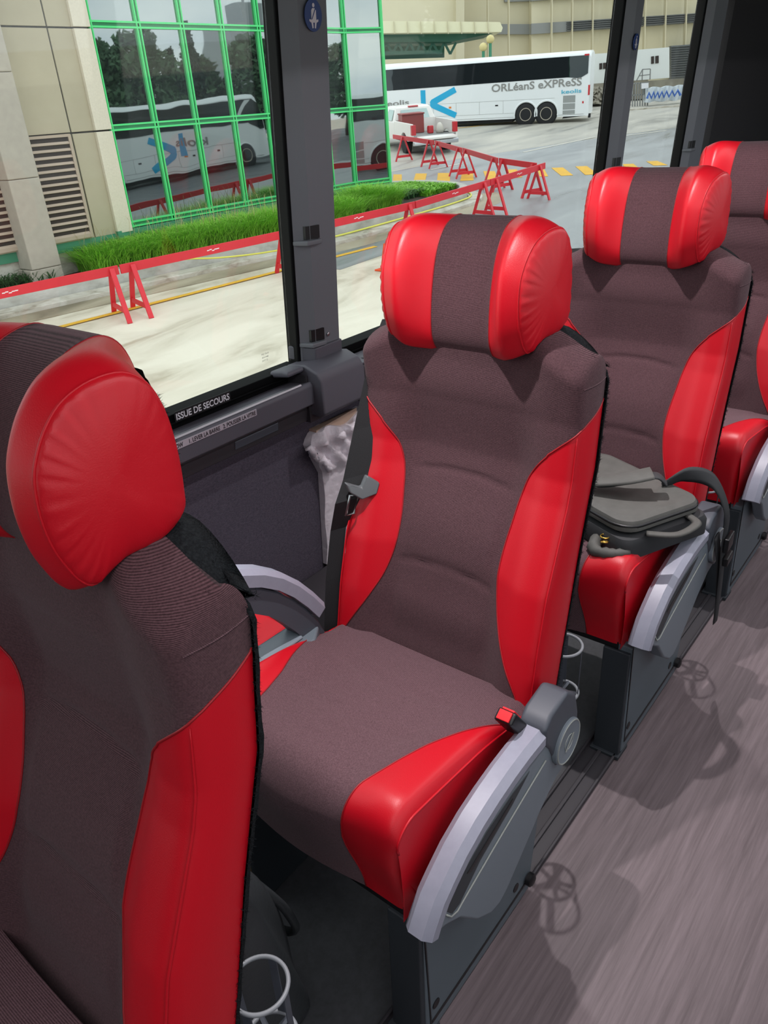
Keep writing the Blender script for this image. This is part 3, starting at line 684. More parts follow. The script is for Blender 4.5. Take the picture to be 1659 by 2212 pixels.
    obj('foot_plate', MB().box(.572, .63, .496, .572, -1.479, -1.468), M['bfront'], lg, bevel=.002)
    obj('leg', MB().prism([(.60, -1.10), (.98, -1.10), (.955, -1.462), (.60, -1.468)], 'y', .93, .965), M['bfront'], t, bevel=.004)
    obj('clamp_knob', MB().lathe((.945, .494, -1.418), (0, -1, 0), [(0, .014), (.010, .014), (.013, .010)], 18), M['black'], t, smooth='auto')
    for xx in (.70, .94): obj('crossbar', MB().beam((xx, .54, -1.19), (xx, .95, -1.19), .04, .05), M['black'], t)
    # ---- window side arched armrest
    arch = [(.60, -.712), (.65, -.712), (.70, -.722), (.75, -.736), (.80, -.762), (.845, -.795), (.885, -.836), (.920, -.882), (.948, -.925)]
    obj('arched_armrest', band(arch, .034, .985, 1.035, .010), M['pad'], t, smooth='auto')
    arch2 = [(.61, -.748), (.65, -.747), (.695, -.755), (.74, -.770), (.785, -.797), (.825, -.828), (.862, -.868), (.895, -.912), (.922, -.955), (.94, -1.0), (.945, -1.06)]
    obj('armrest_web', band(arch2, .050, .990, 1.030, .004), M['dgrey'], t, smooth='auto')
    # ---- belt
    bl = [(1.262, .955, -.420), (1.240, .960, -.386), (1.212, .972, -.384), (1.192, .985, -.41), (1.165, .993, -.48), (1.125, 1.000, -.58), (1.083, 1.003, -.675), (1.055, 1.006, -.72), (1.03, 1.010, -.79), (1.0, 1.012, -.90), (.975, 1.01, -1.02)]
    W_ = []
    for i, p in enumerate(bl):
        p = np.array(p); w = np.array([-.010, -.6, 0]) if i < 3 else np.array([.68, -.70, .18]); w = w/np.linalg.norm(w)*.026; p = p+np.array([-.014, -.022, 0])*(i > 2)*(i < 8)
        if i > 7: w *= .6
        W_.append((p-w, p+w))
    o_ = np.array([-.0012, .0012, 0]); mbb = MB(); rws = []
    for a, b in W_: rws.append([a+o_, b+o_, b-o_, a-o_])
    mbb.grid(rws, cv=True)
    bo_ = obj('seat_belt', mbb, M['belt'], t)
    tg = MB().prism3([(1.072, .960, -.664), (1.090, .942, -.684), (1.080, .944, -.706), (1.052, .962, -.712), (1.036, .978, -.694), (1.034, .986, -.672), (1.046, .980, -.680), (1.060, .966, -.688)], (-.006, -.014, 0))
    obj('belt_tongue', tg, M['buckle'], bo_, bevel=.004)
    obj('tongue_blade', MB().tube([(1.052, .962, -.705), (1.036, .966, -.742), (1.022, .976, -.744), (1.038, .974, -.704)], .0030, 6, True), M['steel'], bo_, smooth=True)
    bkx = np.array([.882, .502, -.950]); ax = np.array([-.55, .10, .83]); ax /= np.linalg.norm(ax); rt = np.cross(ax, (0, 1, 0)); rt /= np.linalg.norm(rt); u3 = np.cross(rt, ax)
    bko = obj('belt_buckle', MB().obox(bkx, rt*.012, u3*.018, ax*.030), M['black'], t, bevel=.004)
    obj('release_button', MB().obox(bkx+ax*.012-u3*.0+rt*-.0128, rt*.002, u3*.012, ax*.016), M['redbtn'], bko, bevel=.001)
    obj('release_button', MB().obox(bkx+ax*.0315, rt*.009, u3*.0125, ax*.002), M['redbtn'], bko, bevel=.001)
    # ---- cup holder on the back
    cc = np.array([1.148, .538, -.972]); k_ = MB().ring(cc, (0, 0, 1), .037, .0030, 48, 8)
    cup = obj('cup_holder', k_, M['ringp'], t, smooth=True)
    bb = MB().ring(cc-(0, 0, .118), (0, 0, 1), .034, .0034, 40, 8)
    obj('bottom_ring', bb, M['ringp'], cup, smooth=True)
    st = MB()
    for a in range(0, 360, 72): st.tube([cc-(0, 0, .118), cc-(0, 0, .118)+np.array([.033*math.cos(math.radians(a)), .033*math.sin(math.radians(a)), 0])], .0042, 5)
    st.lathe(cc-(0, 0, .120), (0, 0, 1), [(0, .012), (.003, .012)], 16)
    for a in (20, 110, 200, 290):
        c_, s_ = math.cos(math.radians(a)), math.sin(math.radians(a)); p0 = cc+np.array([.036*c_, .036*s_, 0]); p1 = cc+np.array([.033*c_, .033*s_, -.118]); tn = np.array([-s_, c_, 0])*.006
        st.prism3([p0-tn, p0+tn, p1+tn, p1-tn], np.array([c_, s_, 0])*.0015)
    obj('basket', st, M['dgrey'], cup)
    obj('holder_bracket', MB().beam(cc+np.array([-.036, .01, -.004]), (1.098, .56, -.975), .020, .016).box(1.088, 1.100, .535, .585, -1.12, -.90), M['pad'], cup, bevel=.002)
    # tray and pocket at the back
    pk_ = MB().grid([[(xr(z)+.010+.010*math.sin(math.pi*(z+1.06)/.36), YC+y, z) for y in np.linspace(-.19, .19, 9)] for z in np.linspace(-1.06, -.70, 9)])
    obj('back_pocket', pk_, M['laptopd'], t, smooth=True)
    obj('rear_skirt', MB().prism3([(xr(-.92)+.004, YC-.232, -.92), (xr(-1.08)+.004, YC-.232, -1.09), (1.02, YC-.232, -1.12), (1.0, YC-.232, -1.06)], (0, .464, 0)), M['dgrey'], t, bevel=.006)
    return t
seat = make_seat('red and brown coach seat in the middle, a loose belt hanging at its left edge')
dup(seat, -.83, 0, 0, 'nearest red and brown coach seat, at the left, cut by the frame')
dup(seat, .83, 0, 0, 'red and brown coach seat with a grey laptop bag lying on its cushion')
dup(seat, 1.66, 0, 0, 'rearmost red and brown coach seat, cut off by the right edge against the dark wall')
# ================================================================== SMALL THINGS IN THE CABIN
# ---- folded side seat and tray between the seat and the wall
t = thing('folded_side_seat', (.78, 1.28, FL), 'red padded fold-down side seat lying flat beside the window wall, grey latches behind', 'seat')
obj('pad', MB().box(.56, .925, 1.075, 1.46, -1.045, -1.0), M['red'], t, bevel=.016, seg=3)
obj('support', MB().box(.60, .90, 1.12, 1.42, FL, -1.045), M['bfront'], t)
obj('rear_frame', MB().box(.928, .965, 1.055, 1.48, -1.06, -1.0), M['dgrey'], t, bevel=.004)
for k in range(5):
    obj('latch', MB().obox((.947, 1.09+k*.075, -.996), (.011, 0, 0), (.003, .022, 0), (0, 0, .007)), M['black'] if k % 2 else M['grey'], t, bevel=.002)
obj('release_tab', MB().box(.936, .950, 1.125, 1.150, -.992, -.985), M['redbtn'], t)
t = thing('side_tray', (.76, 1.02, FL), 'grey moulded tray with a cup well between seat cushion and side seat', 'tray')
obj('body', MB().prism([(.58, .962), (.58, 1.065), (.74, 1.068), (.80, 1.050), (.90, 1.045), (.92, .99), (.88, .962)], 'z', -1.005, -.965), M['base'], t, bevel=.006, seg=3)
obj('lid', MB().prism([(.735, 1.0), (.735, 1.055), (.80, 1.040), (.868, 1.035), (.868, .985), (.80, .985)], 'z', -.966, -.958), M['grey'], t, bevel=.004)
obj('cup_well', MB().lathe((.690, 1.012, -.966), (0, 0, 1), [(-.03, .026), (.002, .028), (.002, .033), (-.001, .034)], 30), M['slot'], t, smooth='auto')
obj('post', MB().box(.66, .82, .985, 1.04, FL, -1.0), M['bfront'], t)
# ---- litter bag on its cardboard holder
t = thing('litter_bag', (1.66, 1.56, -1.38), 'crumpled white plastic litter bag hanging on the side wall behind the belt', 'bag')
def BW(x, z, d): return (x, wy(z)-.012-d, z)
nx, nzz = 26, 34; rows = []
for j in range(nzz):
    v = j/(nzz-1); z = -.872-.50*v
    l = 1.545+.012*math.sin(v*9) if v < .16 else 1.545+.035*min(1, (v-.16)*7)+(.0*(v-.3) if v > .3 else 0)
    r = 1.775 if v < .5 else 1.775-.10*(v-.5)
    if v < .14: l -= .03*math.sin(v/.14*math.pi)
    row = []
    for i in range(nx):
        u = i/(nx-1); x = l+(r-l)*u
        d = .020+.022*math.sin(math.pi*u)+(.014*abs(math.sin(u*11+v*5))+.010*math.sin(u*23-v*31) if v < .30 else .004*math.sin(u*14+v*3)+.003*math.sin(u*31+v*17))
        if v < .1: d += .020*math.sin(v/.1*math.pi)
        row.append(BW(x, z+(.012*math.sin(u*8) if j == 0 else 0), d))
    rows.append(row)
back = [[BW(p[0], p[2], .001) for p in row] for row in (rows[0], rows[-1])]
m = MB().grid(rows); m.grid([rows[0], back[0]]); m.grid([rows[-1], back[1]])
m.grid([[r[0] for r in rows], [BW(r[0][0], r[0][2], .001) for r in rows]]); m.grid([[r[-1] for r in rows], [BW(r[-1][0], r[-1][2], .001) for r in rows]])
obj('film', m, M['bagp'], t, smooth=True)
kn = MB(); rng = random.Random(3)
for k in range(7):
    x0 = 1.50+.012*k; z0 = -.905-.012*k; pts = []
    for q in range(6): pts.append(BW(x0+.045*q/5+rng.uniform(-.006, .006), z0-.045*q/5*(.3+k*.12)+.01*math.sin(q*2+k), .034+.010*math.sin(q+k)))
    kn.tube(pts, [.004, .010, .013, .012, .009, .004], 6)
obj('knotted_corner', kn, M['bagp'], t, smooth=True)
t2 = obj('holder_board', MB().add([BW(1.553, -.862, .0), BW(1.745, -.862, .0), BW(1.745, -.935, .0), BW(1.553, -.935, .0), BW(1.553, -.862, .030), BW(1.745, -.850, .030), BW(1.745, -.925, .030), BW(1.553, -.935, .030)],
    [(0,1,2,3),(4,7,6,5),(0,4,5,1),(1,5,6,2),(2,6,7,3),(3,7,4,0)]), M['card'], t)
# ---- laptop bag on the third seat
t = thing('laptop_bag', (1.62, .66, -.96), 'worn grey laptop bag with handle and strap lying on the third seat cushion', 'bag')
th = math.radians(-24); ca, sa = math.cos(th), math.sin(th); BC = np.array([1.655, .668, -.955])
BB = lambda a, b, c: BC+np.array([ca*a-sa*b, sa*a+ca*b, c+a*-.02])     # a: towards the backrest, b: towards the window
def rbox(w, d, z0, z1, r, n=6, off=(0, 0)):
    out = []
    for z, ins in ((z0, .012), (z0+.01, 0), (z1-.018, 0), (z1-.005, .006), (z1, .02)):
        row = []
        for k, (sx, sy) in enumerate(((1, 1), (-1, 1), (-1, -1), (1, -1))):
            for q in range(n+1):
                a = math.pi/2*(k+q/n); row.append(BB(off[0]+(w-r-ins)*sx+r*math.cos(a), off[1]+(d-r-ins)*sy+r*math.sin(a), z))
        out.append(row)
    m = MB().grid(out, cv=True); m.add(out[0], [tuple(range(len(out[0])))]); return m.add(out[-1], [tuple(range(len(out[-1])))])
obj('main_case', rbox(.135, .195, .0, .062, .03), M['laptopd'], t, smooth='auto')
obj('front_pocket', rbox(.125, .182, .060, .098, .045), M['laptop'], t, smooth='auto')
z1 = [BB((.121-.045)*sx+.047*math.cos(math.pi/2*(k+q/6)), (.178-.045)*sy+.047*math.sin(math.pi/2*(k+q/6)), .082) for k, (sx, sy) in enumerate(((1, 1), (-1, 1), (-1, -1), (1, -1))) for q in range(7)]
obj('piping', MB().tube(z1, .004, 6, True), M['black'], t, smooth=True)
hd_ = [BB(-.10, .10, .070), BB(-.118, .07, .115), BB(-.09, .03, .125), BB(-.06, -.02, .118), BB(-.02, -.07, .135), BB(.03, -.105, .150), BB(.05, -.12, .130)]
def smooth_path(P, n=40):
    P = np.array(P); out = []
    for i in range(n+1):
        u = i/n*(len(P)-1); k = min(int(u), len(P)-2); f_ = u-k; p1, p2 = P[k], P[k+1]; p0 = P[max(k-1, 0)]; p3 = P[min(k+2, len(P)-1)]
        out.append(.5*((2*p1)+(-p0+p2)*f_+(2*p0-5*p1+4*p2-p3)*f_**2+(-p0+3*p1-3*p2+p3)*f_**3))
    return out
obj('handle', MB().tube(smooth_path(hd_), .010, 8, flat=((0, 0, 1), 2.0, .45)), M['laptopd'], t, smooth=True)
obj('handle_pad', MB().tube(smooth_path([BB(-.06, -.01, .122), BB(-.02, -.06, .137), BB(.03, -.095, .152)], 14), .013, 8, flat=((0, 0, 1), 2.6, .6)), M['laptop'], t, smooth=True)
obj('side_loop', MB().tube(smooth_path([BB(.07, -.180, .065), BB(.05, -.222, .068), BB(-.02, -.232, .066), BB(-.07, -.190, .064)], 20), .007, 6, flat=((0, 0, 1), 1.6, .7)), M['laptop'], t, smooth=True)
obj('front_flap', MB().add([BB(-.132, -.06, .056), BB(-.132, .12, .056), BB(-.150, .12, .012), BB(-.150, -.06, .012), BB(-.125, -.06, .056), BB(-.125, .12, .056), BB(-.135, .12, .008), BB(-.135, -.06, .008)], [(0,1,2,3),(4,7,6,5),(0,4,5,1),(1,5,6,2),(2,6,7,3),(3,7,4,0)]), M['laptop'], t, bevel=.004)
obj('torn_corner', MB().tube(smooth_path([BB(-.13, -.10, .03), BB(-.165, -.13, .022), BB(-.15, -.17, .026), BB(-.115, -.19, .03)], 16), [.012, .014, .016, .015, .017, .013, .016, .014, .012, .015, .012, .013, .010, .012, .009, .008, .006], 7), M['laptop'], t, smooth=True)
obj('zip', MB().ring(BB(-.135, -.13, .048), (0, 0, 1), .010, .0022, 18, 5).ring(BB(-.15, -.145, .045), (.3, .2, 1), .008, .002, 18, 5), M['gold'], t, smooth=True)
stp = smooth_path([(1.70, .56, -.86), (1.74, .52, -.835), (1.79, .47, -.862), (1.80, .43, -.94), (1.795, .425, -1.03), (1.80, .42, -1.13), (1.815, .42, -1.27), (1.82, .424, -1.20), (1.80, .43, -1.09), (1.78, .44, -1.00)], 60)
obj('shoulder_strap', MB().tube(stp, .008, 6, flat=((0, 1, 0), 2.4, .45)), M['laptopd'], t, smooth=True)
obj('strap_buckle', MB().obox((1.80, .415, -1.02), (.022, 0, .004), (0, .006, 0), (0, 0, .02)).obox((1.806, .413, -1.07), (.020, 0, .004), (0, .007, 0), (0, 0, .012)), M['black'], t, bevel=.003)
# ---- black leather bag on the floor behind the first seat
t = thing('leather_bag', (.46, .74, FL+.004), 'black leather bag with a brass zip pull, slumped on the floor behind the nearest seat', 'bag')
rows = []
for j, (z, w, d) in enumerate(((FL+.005, .10, .09), (FL+.04, .125, .11), (FL+.16, .125, .10), (FL+.28, .12, .08), (FL+.40, .11, .05), (FL+.45, .10, .02))):
    rows.append([(.42+d*math.copysign(abs(math.cos(a))**.6, math.cos(a))+.012*math.sin(a*5+j), .80+w*math.copysign(abs(math.sin(a))**.7, math.sin(a))+.008*math.sin(a*4+j*2), z+.006*math.sin(a*3+j)) for a in np.linspace(0, 2*math.pi, 41)[:-1]])
m = MB().grid(rows, cv=True); m.add(rows[0], [tuple(range(40))]); m.add(rows[-1], [tuple(range(40))])
lb = obj('body', m, M['leatherb'], t, smooth=True); sd = lb.modifiers.new('s', 'SUBSURF'); sd.levels = 1; sd.render_levels = 2
obj('zip_pull', MB().obox((.47, .745, FL+.40), (.003, 0, 0), (0, .003, 0), (.002, 0, .018)), M['gold'], t, bevel=.001)
obj('handle', MB().tube(smooth_path([(.47, .74, FL+.38), (.51, .73, FL+.28), (.535, .74, FL+.18), (.535, .79, FL+.14), (.525, .84, FL+.22), (.48, .86, FL+.36)], 30), .008, 8), M['leatherb'], t, smooth=True)
t = thing('paper_tag', (.285, .60, -1.02), 'small white folded paper tucked beside the cup holder of the nearest seat', 'paper')
obj('sheet', MB().prism3([(.262, .574, -1.0), (.285, .560, -1.0), (.270, .548, -1.045), (.250, .560, -1.045)], (.002, .003, 0)), M['white'], t)

# ================================================================== THE YARD
def patch(px, dz, m, name, label=None, cat=None, pts=None, **k):
    P = pts if pts is not None else [G(x, y) for x, y in px]
    P = [(p[0], p[1], gz(p[0], p[1])+dz-.02) for p in P]
    o = obj(name, MB().prism3(P, (0, 0, .02)), m, None, **k); o['kind'] = 'structure'; return o
def sheet(x0, y0, x1, y1, dz):
    return MB().add([(x, y, gz(x, y)+dz) for x, y in ((x0, y0), (x1, y0), (x1, y1), (x0, y1))], [(0, 1, 2, 3)])
struct('ground', sheet(-80, -70, 200, 200, 0), M['concrete'])
patch([(735, 583), (845, 545), (1290, 640), (1800, 560), (2100, 300), (1480, 273), (1290, 299), (1000, 342), (840, 372), (640, 420), (500, 500), (640, 572)], .012, M['asphalt'], 'ground_asphalt')
patch([(840, 370), (1000, 341), (1290, 298), (1480, 272), (2100, 290), (2100, 170), (1500, 195), (1000, 215), (600, 260), (650, 380)], .008, M['farpave'], 'ground_far_paving')
patch(None, .006, M['darkasph'], 'ground_dark_asphalt', pts=[(9, 4.5), (70, 4.5), (70, -40), (9, -40)])
def stripe(a, b, w, m, name, label, cat, group=None, dz=.018):
    a = np.array(a[:2]); b = np.array(b[:2]); d = (b-a)/np.linalg.norm(b-a); n = np.array([-d[1], d[0]])*w/2
    P = [(*(q), gz(*q)+dz) for q in (a+n, b+n, b-n, a-n)]
    o = obj(name, MB().prism3(P, (0, 0, .004)), m, None, loc=(*((a+b)/2), gz(*((a+b)/2)))); return tag(o, label, cat, group)
stripe(G(-60, 757), G(812, 534), .13, M['yellow'], 'road_line', 'long yellow line painted along the gutter beside the planter', 'road line')
for a, b, lab in (((930, 368), (1000, 354), 'short'), ((1130, 330), (1285, 297), 'long'), ((1345, 295), (1440, 283), 'far')):
    stripe(G(*a), G(*b), .12, M['whitep'], 'lane_line', {'short': 'faded white lane line left of the barricade peak', 'long': 'faded white lane line reaching the second pillar from the left', 'far': 'faded white lane line seen between the second and third pillars'}[lab], 'road line')
stripe(G(985, 278), G(1120, 263), .12, M['yellow'], 'lane_line', 'thin yellow line on the ground under the parked coach', 'road line')
# crossing: yellow blocks, each a piece of its own
cw = [((850, 378), (868, 378), (868, 395), (848, 395)), ((898, 376), (922, 376), (918, 395), (892, 395)), ((946, 375), (972, 375), (972, 393), (944, 393)), ((998, 376), (1022, 375), (1023, 391), (994, 392)), ((1044, 371), (1069, 371), (1075, 388), (1050, 389)),
      ((1091, 368), (1116, 367), (1128, 384), (1103, 386)), ((1160, 365), (1174, 364), (1184, 382), (1166, 383)), ((1191, 364), (1216, 363), (1238, 380), (1212, 381)), ((1243, 361), (1268, 360), (1292, 378), (1264, 379)), ((1345, 356), (1368, 355), (1382, 366), (1352, 367)), ((1396, 350), (1420, 349), (1442, 358), (1412, 359))]
for i, q in enumerate(cw):
    P = [G(x, y) for x, y in q]; o = obj('crossing_block', MB().prism3([(p[0], p[1], gz(p[0], p[1])+.016) for p in P], (0, 0, .005)), M['yellow'], None, loc=tuple(P[3]))
    tag(o, 'yellow painted block of the dashed crossing behind the red barricades', 'road marking', 'yellow crossing blocks')
# kerb and planter wall
base = [(3.5, 15.45), (6.7, 14.62), (9.5, 13.90), (12.4, 13.12), (13.8, 12.72), (16.2, 12.50), (18.6, 12.42), (19.55, 12.75), (20.0, 13.5), (20.05, 14.6), (19.5, 15.8)]
base = [tuple(p[:2]) for p in smooth_path([np.array([a, b, 0]) for a, b in base], 60)]
def offs(P, d):
    P = np.array(P); T = np.gradient(P, axis=0); T /= np.linalg.norm(T, axis=1)[:, None]; return P+np.c_[-T[:, 1], T[:, 0]]*d
def strip(P, d0, d1, z0, z1, m, name):
    A, B = offs(P, d0), offs(P, d1)
    rows = [[(a[0], a[1], gz(*a)+z0), (a[0], a[1], gz(*a)+z1), (b[0], b[1], gz(*b)+z1), (b[0], b[1], gz(*b)+z0)] for a, b in zip(A, B)]
    mb = MB().grid(rows, cv=True); mb.add(rows[0], [(0, 1, 2, 3)]); mb.add(rows[-1], [(0, 1, 2, 3)]); return mb
tag(obj('planter_wall', strip(base, 0, .22, -.05, .36, M['wallc'], ''), M['wallc'], None, bevel=.02), 'low whitewashed concrete wall of the planting bed along the building', 'low wall')
tag(obj('kerb', strip(base, -.42, -.02, -.05, .10, None, ''), M['kerb'], None, bevel=.02), 'broken low kerb step at the foot of the white planter wall', 'kerb')
gut = obj('ground_gutter', strip(base[:46], -1.0, -.40, .004, .014, None, ''), M['gutter'], None); gut['kind'] = 'structure'
sp_ = [(p[0], p[1], gz(*p)+.25) for p in offs(base, .2)]+[(17.5, 16.2, gz(17.5, 16.2)+.25), (3.5, 17, gz(3.5, 17)+.25)]
tag(obj('planting_soil', MB().add(sp_, [tuple(range(len(sp_)))]), M['soil'], None), 'brown soil of the planting bed behind the low wall', 'soil')
# hose lying along the wall
hp = smooth_path([(*offs(base, -.10)[i], gz(*offs(base, -.10)[i])+(.13 if i < 40 else .12)) for i in range(22, 54, 3)]+[], 60)
tag(obj('garden_hose', MB().tube(hp, .022, 6), M['hose'], None, smooth=True), 'thin yellow hose running along the kerb below the planter wall', 'hose')
h2 = smooth_path([G(300, 572, .36), G(400, 560, .36), G(470, 557, .33), G(540, 550, .30), G(600, 541, .34)], 30)
tag(obj('garden_hose', MB().tube(h2, .018, 6), M['hose'], None, smooth=True), 'short loop of yellow hose hanging over the planter wall behind the red plank', 'hose')
# ---- grass
def blades(n, region, zb, h, w, seed, lean_=.35, gap=None):
    r = np.random.RandomState(seed); mb = MB(); c = 0
    while c < n:
        x, y = region(r)
        hh = h*(.55+.6*r.rand()); a = r.rand()*2*math.pi; ln = lean_*hh*(.4+r.rand()); z0 = zb(x, y); dx, dy = math.cos(a)*ln, math.sin(a)*ln
        px, py = -math.sin(a)*w, math.cos(a)*w
        p = []
        for k, u in enumerate((0, .4, .75, 1)):
            q = u*u; cx_, cy_, cz_ = x+dx*q*1.5, y+dy*q*1.5, z0+hh*(u-.28*q*q); ww = (1, .9, .6, .05)[k]
            p += [(cx_-px*ww, cy_-py*ww, cz_), (cx_+px*ww, cy_+py*ww, cz_)]
        mb.add(p, [(0, 1, 3, 2), (2, 3, 5, 4), (4, 5, 7, 6)]); c += 1
    return mb
bx = np.array(offs(base, .3)); by = lambda x: float(np.interp(x, bx[:46, 0], bx[:46, 1]))
def reg(x0, x1, d0=.0, d1=1.15):
    def f(r):
        x = x0+(x1-x0)*r.rand(); cl = round(x/.42)*.42; x = x*.75+cl*.25; return x, by(x)+d0+(d1-d0)*r.rand()
    return f
soilz = lambda x, y: gz(x, y)+.25
def stuff(name, mb, m, lab, cat):
    o = tag(obj(name, mb, m, None, fix=False), lab, cat); o['kind'] = 'stuff'; return o
stuff('ornamental_grass', blades(24000, reg(8.7, 15.2), soilz, .66, .006, 1, .75), M['grass'], 'bright green drooping grass filling the bed under the green framed windows', 'grass')
stuff('ornamental_grass', blades(6000, lambda r: (15.7+1.15*r.rand()**.8, 13.0+1.2*r.rand()), soilz, .66, .006, 2, .75), M['grass'], 'round clump of bright grass right of the near pillar', 'grass')
stuff('groundcover_plants', blades(3500, reg(3.6, 7.9, .0, .9), soilz, .42, .012, 3, .6), M['grassd'], 'dark green leafy plants at the left end of the bed', 'plants')
stuff('dry_grass_stalks', blades(260, reg(8.6, 15.0, .6, 1.4), lambda x, y: soilz(x, y)+.25, .85, .004, 4, .25), M['straw'], 'dry straw coloured seed stalks above the grass', 'stalks')
stuff('groundcover_plants', blades(5200, lambda r: (18.2+1.4*r.rand(), 13.15+1.8*r.rand()), soilz, .20, .016, 5, .8), M['grass'], 'low bright green plants on the rounded end of the bed', 'plants')
stuff('groundcover_plants', blades(1500, lambda r: (17.7+.7*r.rand(), 13.4+1.9*r.rand()), soilz, .24, .012, 6, .8), M['grassd'], 'sparse dull shrubs beside the corner of the building', 'plants')
# ================================================================== THE GLASS BUILDING
FYb = 15.20
def FYx(x): return 15.17
t = thing('office_building', (12.5, 15.3, -3), 'beige panelled building with a green framed wall of mirrored windows', 'building')
MX = [10.17, 11.29, 12.39, 13.50, 14.60, 15.70, 16.68, 17.62]
MZ = [-1.88, -.04, 1.75, 3.55, 5.3]
CB = math.radians(-20); BL = 1.14
C2 = (MX[-1]+BL*math.cos(CB), FYx(MX[-1])+BL*math.sin(CB))
segs = [((a, FYx(a)), (b, FYx(b))) for a, b in zip(MX[:-1], MX[1:])]+[((MX[-1], FYx(MX[-1])), C2)]
def bar(p, q, z0, z1, m, off=0, th=.05, name='', par=None):
    pass
for (a, b) in segs:
    d = np.array([b[0]-a[0], b[1]-a[1]]); d /= np.linalg.norm(d); n = np.array([d[1], -d[0]])
    for z0, z1 in zip(MZ[:-1], MZ[1:]):
        P = [(*(np.array(a)), z0), (*(np.array(b)), z0), (*(np.array(b)), z1), (*(np.array(a)), z1)]
        obj('window_pane', MB().prism3(P, (-n[0]*.02, -n[1]*.02, 0)), M['pane'], t)
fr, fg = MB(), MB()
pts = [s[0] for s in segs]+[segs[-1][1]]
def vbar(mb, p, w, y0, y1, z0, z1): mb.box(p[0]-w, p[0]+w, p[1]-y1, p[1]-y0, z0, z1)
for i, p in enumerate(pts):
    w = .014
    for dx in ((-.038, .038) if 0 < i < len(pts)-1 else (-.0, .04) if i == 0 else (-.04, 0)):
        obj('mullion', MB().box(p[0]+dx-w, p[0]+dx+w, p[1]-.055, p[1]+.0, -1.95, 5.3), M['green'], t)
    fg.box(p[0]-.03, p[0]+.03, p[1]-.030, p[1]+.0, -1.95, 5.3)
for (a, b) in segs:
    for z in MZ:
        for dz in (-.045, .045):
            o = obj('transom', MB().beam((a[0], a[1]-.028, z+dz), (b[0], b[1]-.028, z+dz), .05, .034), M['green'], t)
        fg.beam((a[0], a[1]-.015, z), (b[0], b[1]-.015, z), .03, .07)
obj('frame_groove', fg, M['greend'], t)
pol = [(a[0], a[1]-.12) for a in pts]+[(C2[0]+.1, C2[1]+.1), (C2[0]+.5, C2[1]+12), (4, 27), (4, 15.35)]
obj('sill', MB().prism([(9.75, FYx(9.75)-.14)]+[(a[0]+(.03 if i == len(pts)-1 else 0), a[1]-.10) for i, a in enumerate(pts)]+[(C2[0]+.05, C2[1]+.4), (9.75, 15.6)], 'z', -2.12, -1.96), M['teal'], t)
obj('sill', MB().prism([(3, 15.28), (9.75, 15.10), (9.75, 15.6), (3, 15.6)], 'z', -2.18, -2.0), M['teal'], t)
obj('plinth', MB().prism([(3, 15.34)]+[(a[0], a[1]-.03) for a in pts]+[(C2[0]+.04, C2[1]+12), (3, 27)], 'z', -3.1, -2.13), M['kerb'], t)
obj('corner_step', MB().prism([(16.9, 14.35), (18.55, 14.0), (18.9, 14.9), (18.9, 15.6), (16.9, 15.6)], 'z', -2.9, -2.30), M['wallc'], t, bevel=.03)
obj('core', MB().prism([(3, 15.30)]+[(a[0], a[1]+.03) for a in pts]+[(C2[0]+.02, C2[1]+.3), (C2[0]+.3, C2[1]+12), (3, 27)], 'z', -2.13, 5.6), M['under'], t)
for (a, b, mm, yo) in ((3.0, 9.24, 'beige', .06), (9.27, 9.76, 'beige', .06), (9.76, 10.13, 'beigel', .13)):
    for z0, z1 in ((-2.0, -.09), (-.06, 1.66), (1.69, 3.5), (3.53, 5.3)):
        obj('wall_panel', MB().box(a, b, FYx(a)-yo, FYx(a)+.1, z0, z1), M[mm], t, bevel=.006)
obj('joint_backing', MB().box(3, 10.1, 15.135, 15.16, -2, 5.3), M['joint'], t)
for (a, b, zt) in ((8.34, 9.14, -.13), (6.0, 7.62, -.13)):
    lo = obj('louvre_recess', MB().box(a, b, FYx(a)-.085, FYx(a)-.05, -1.92, zt), M['louvd'], t)
    fm = MB(); y = FYx(a)-.11
    fm.box(a-.05, a, y, y+.08, -1.97, zt+.05).box(b, b+.05, y, y+.08, -1.97, zt+.05).box(a, b, y, y+.08, zt, zt+.05).box(a, b, y, y+.08, -1.97, -1.90)
    obj('louvre_frame', fm, M['louv'], lo)
    bl = MB()
    for k in range(15):
        z = -1.90+k*(zt+1.90)/15
        bl.add([(a, y+.0, z), (b, y+.0, z), (b, y+.055, z+.095), (a, y+.055, z+.095), (a, y+.012, z-.008), (b, y+.012, z-.008), (b, y+.067, z+.087), (a, y+.067, z+.087)], [(0,1,2,3),(4,7,6,5),(0,4,5,1),(1,5,6,2),(2,6,7,3),(3,7,4,0)])
    obj('louvre_blades', bl, M['louv'], lo)
t2 = thing('concrete_column', (7.95, 15.0, gz(7.95, 15)), 'tall square concrete column in front of the louvred wall', 'column')
for z0, z1 in ((-2.75, -2.33), (-2.325, -.75), (-.745, .95), (.955, 5.3)):
    obj('column_block', MB().box(7.55 if z0 > -2.5 else 7.5, 8.16, 14.72, 15.2, z0, z1), M['colc'], t2, bevel=.02)
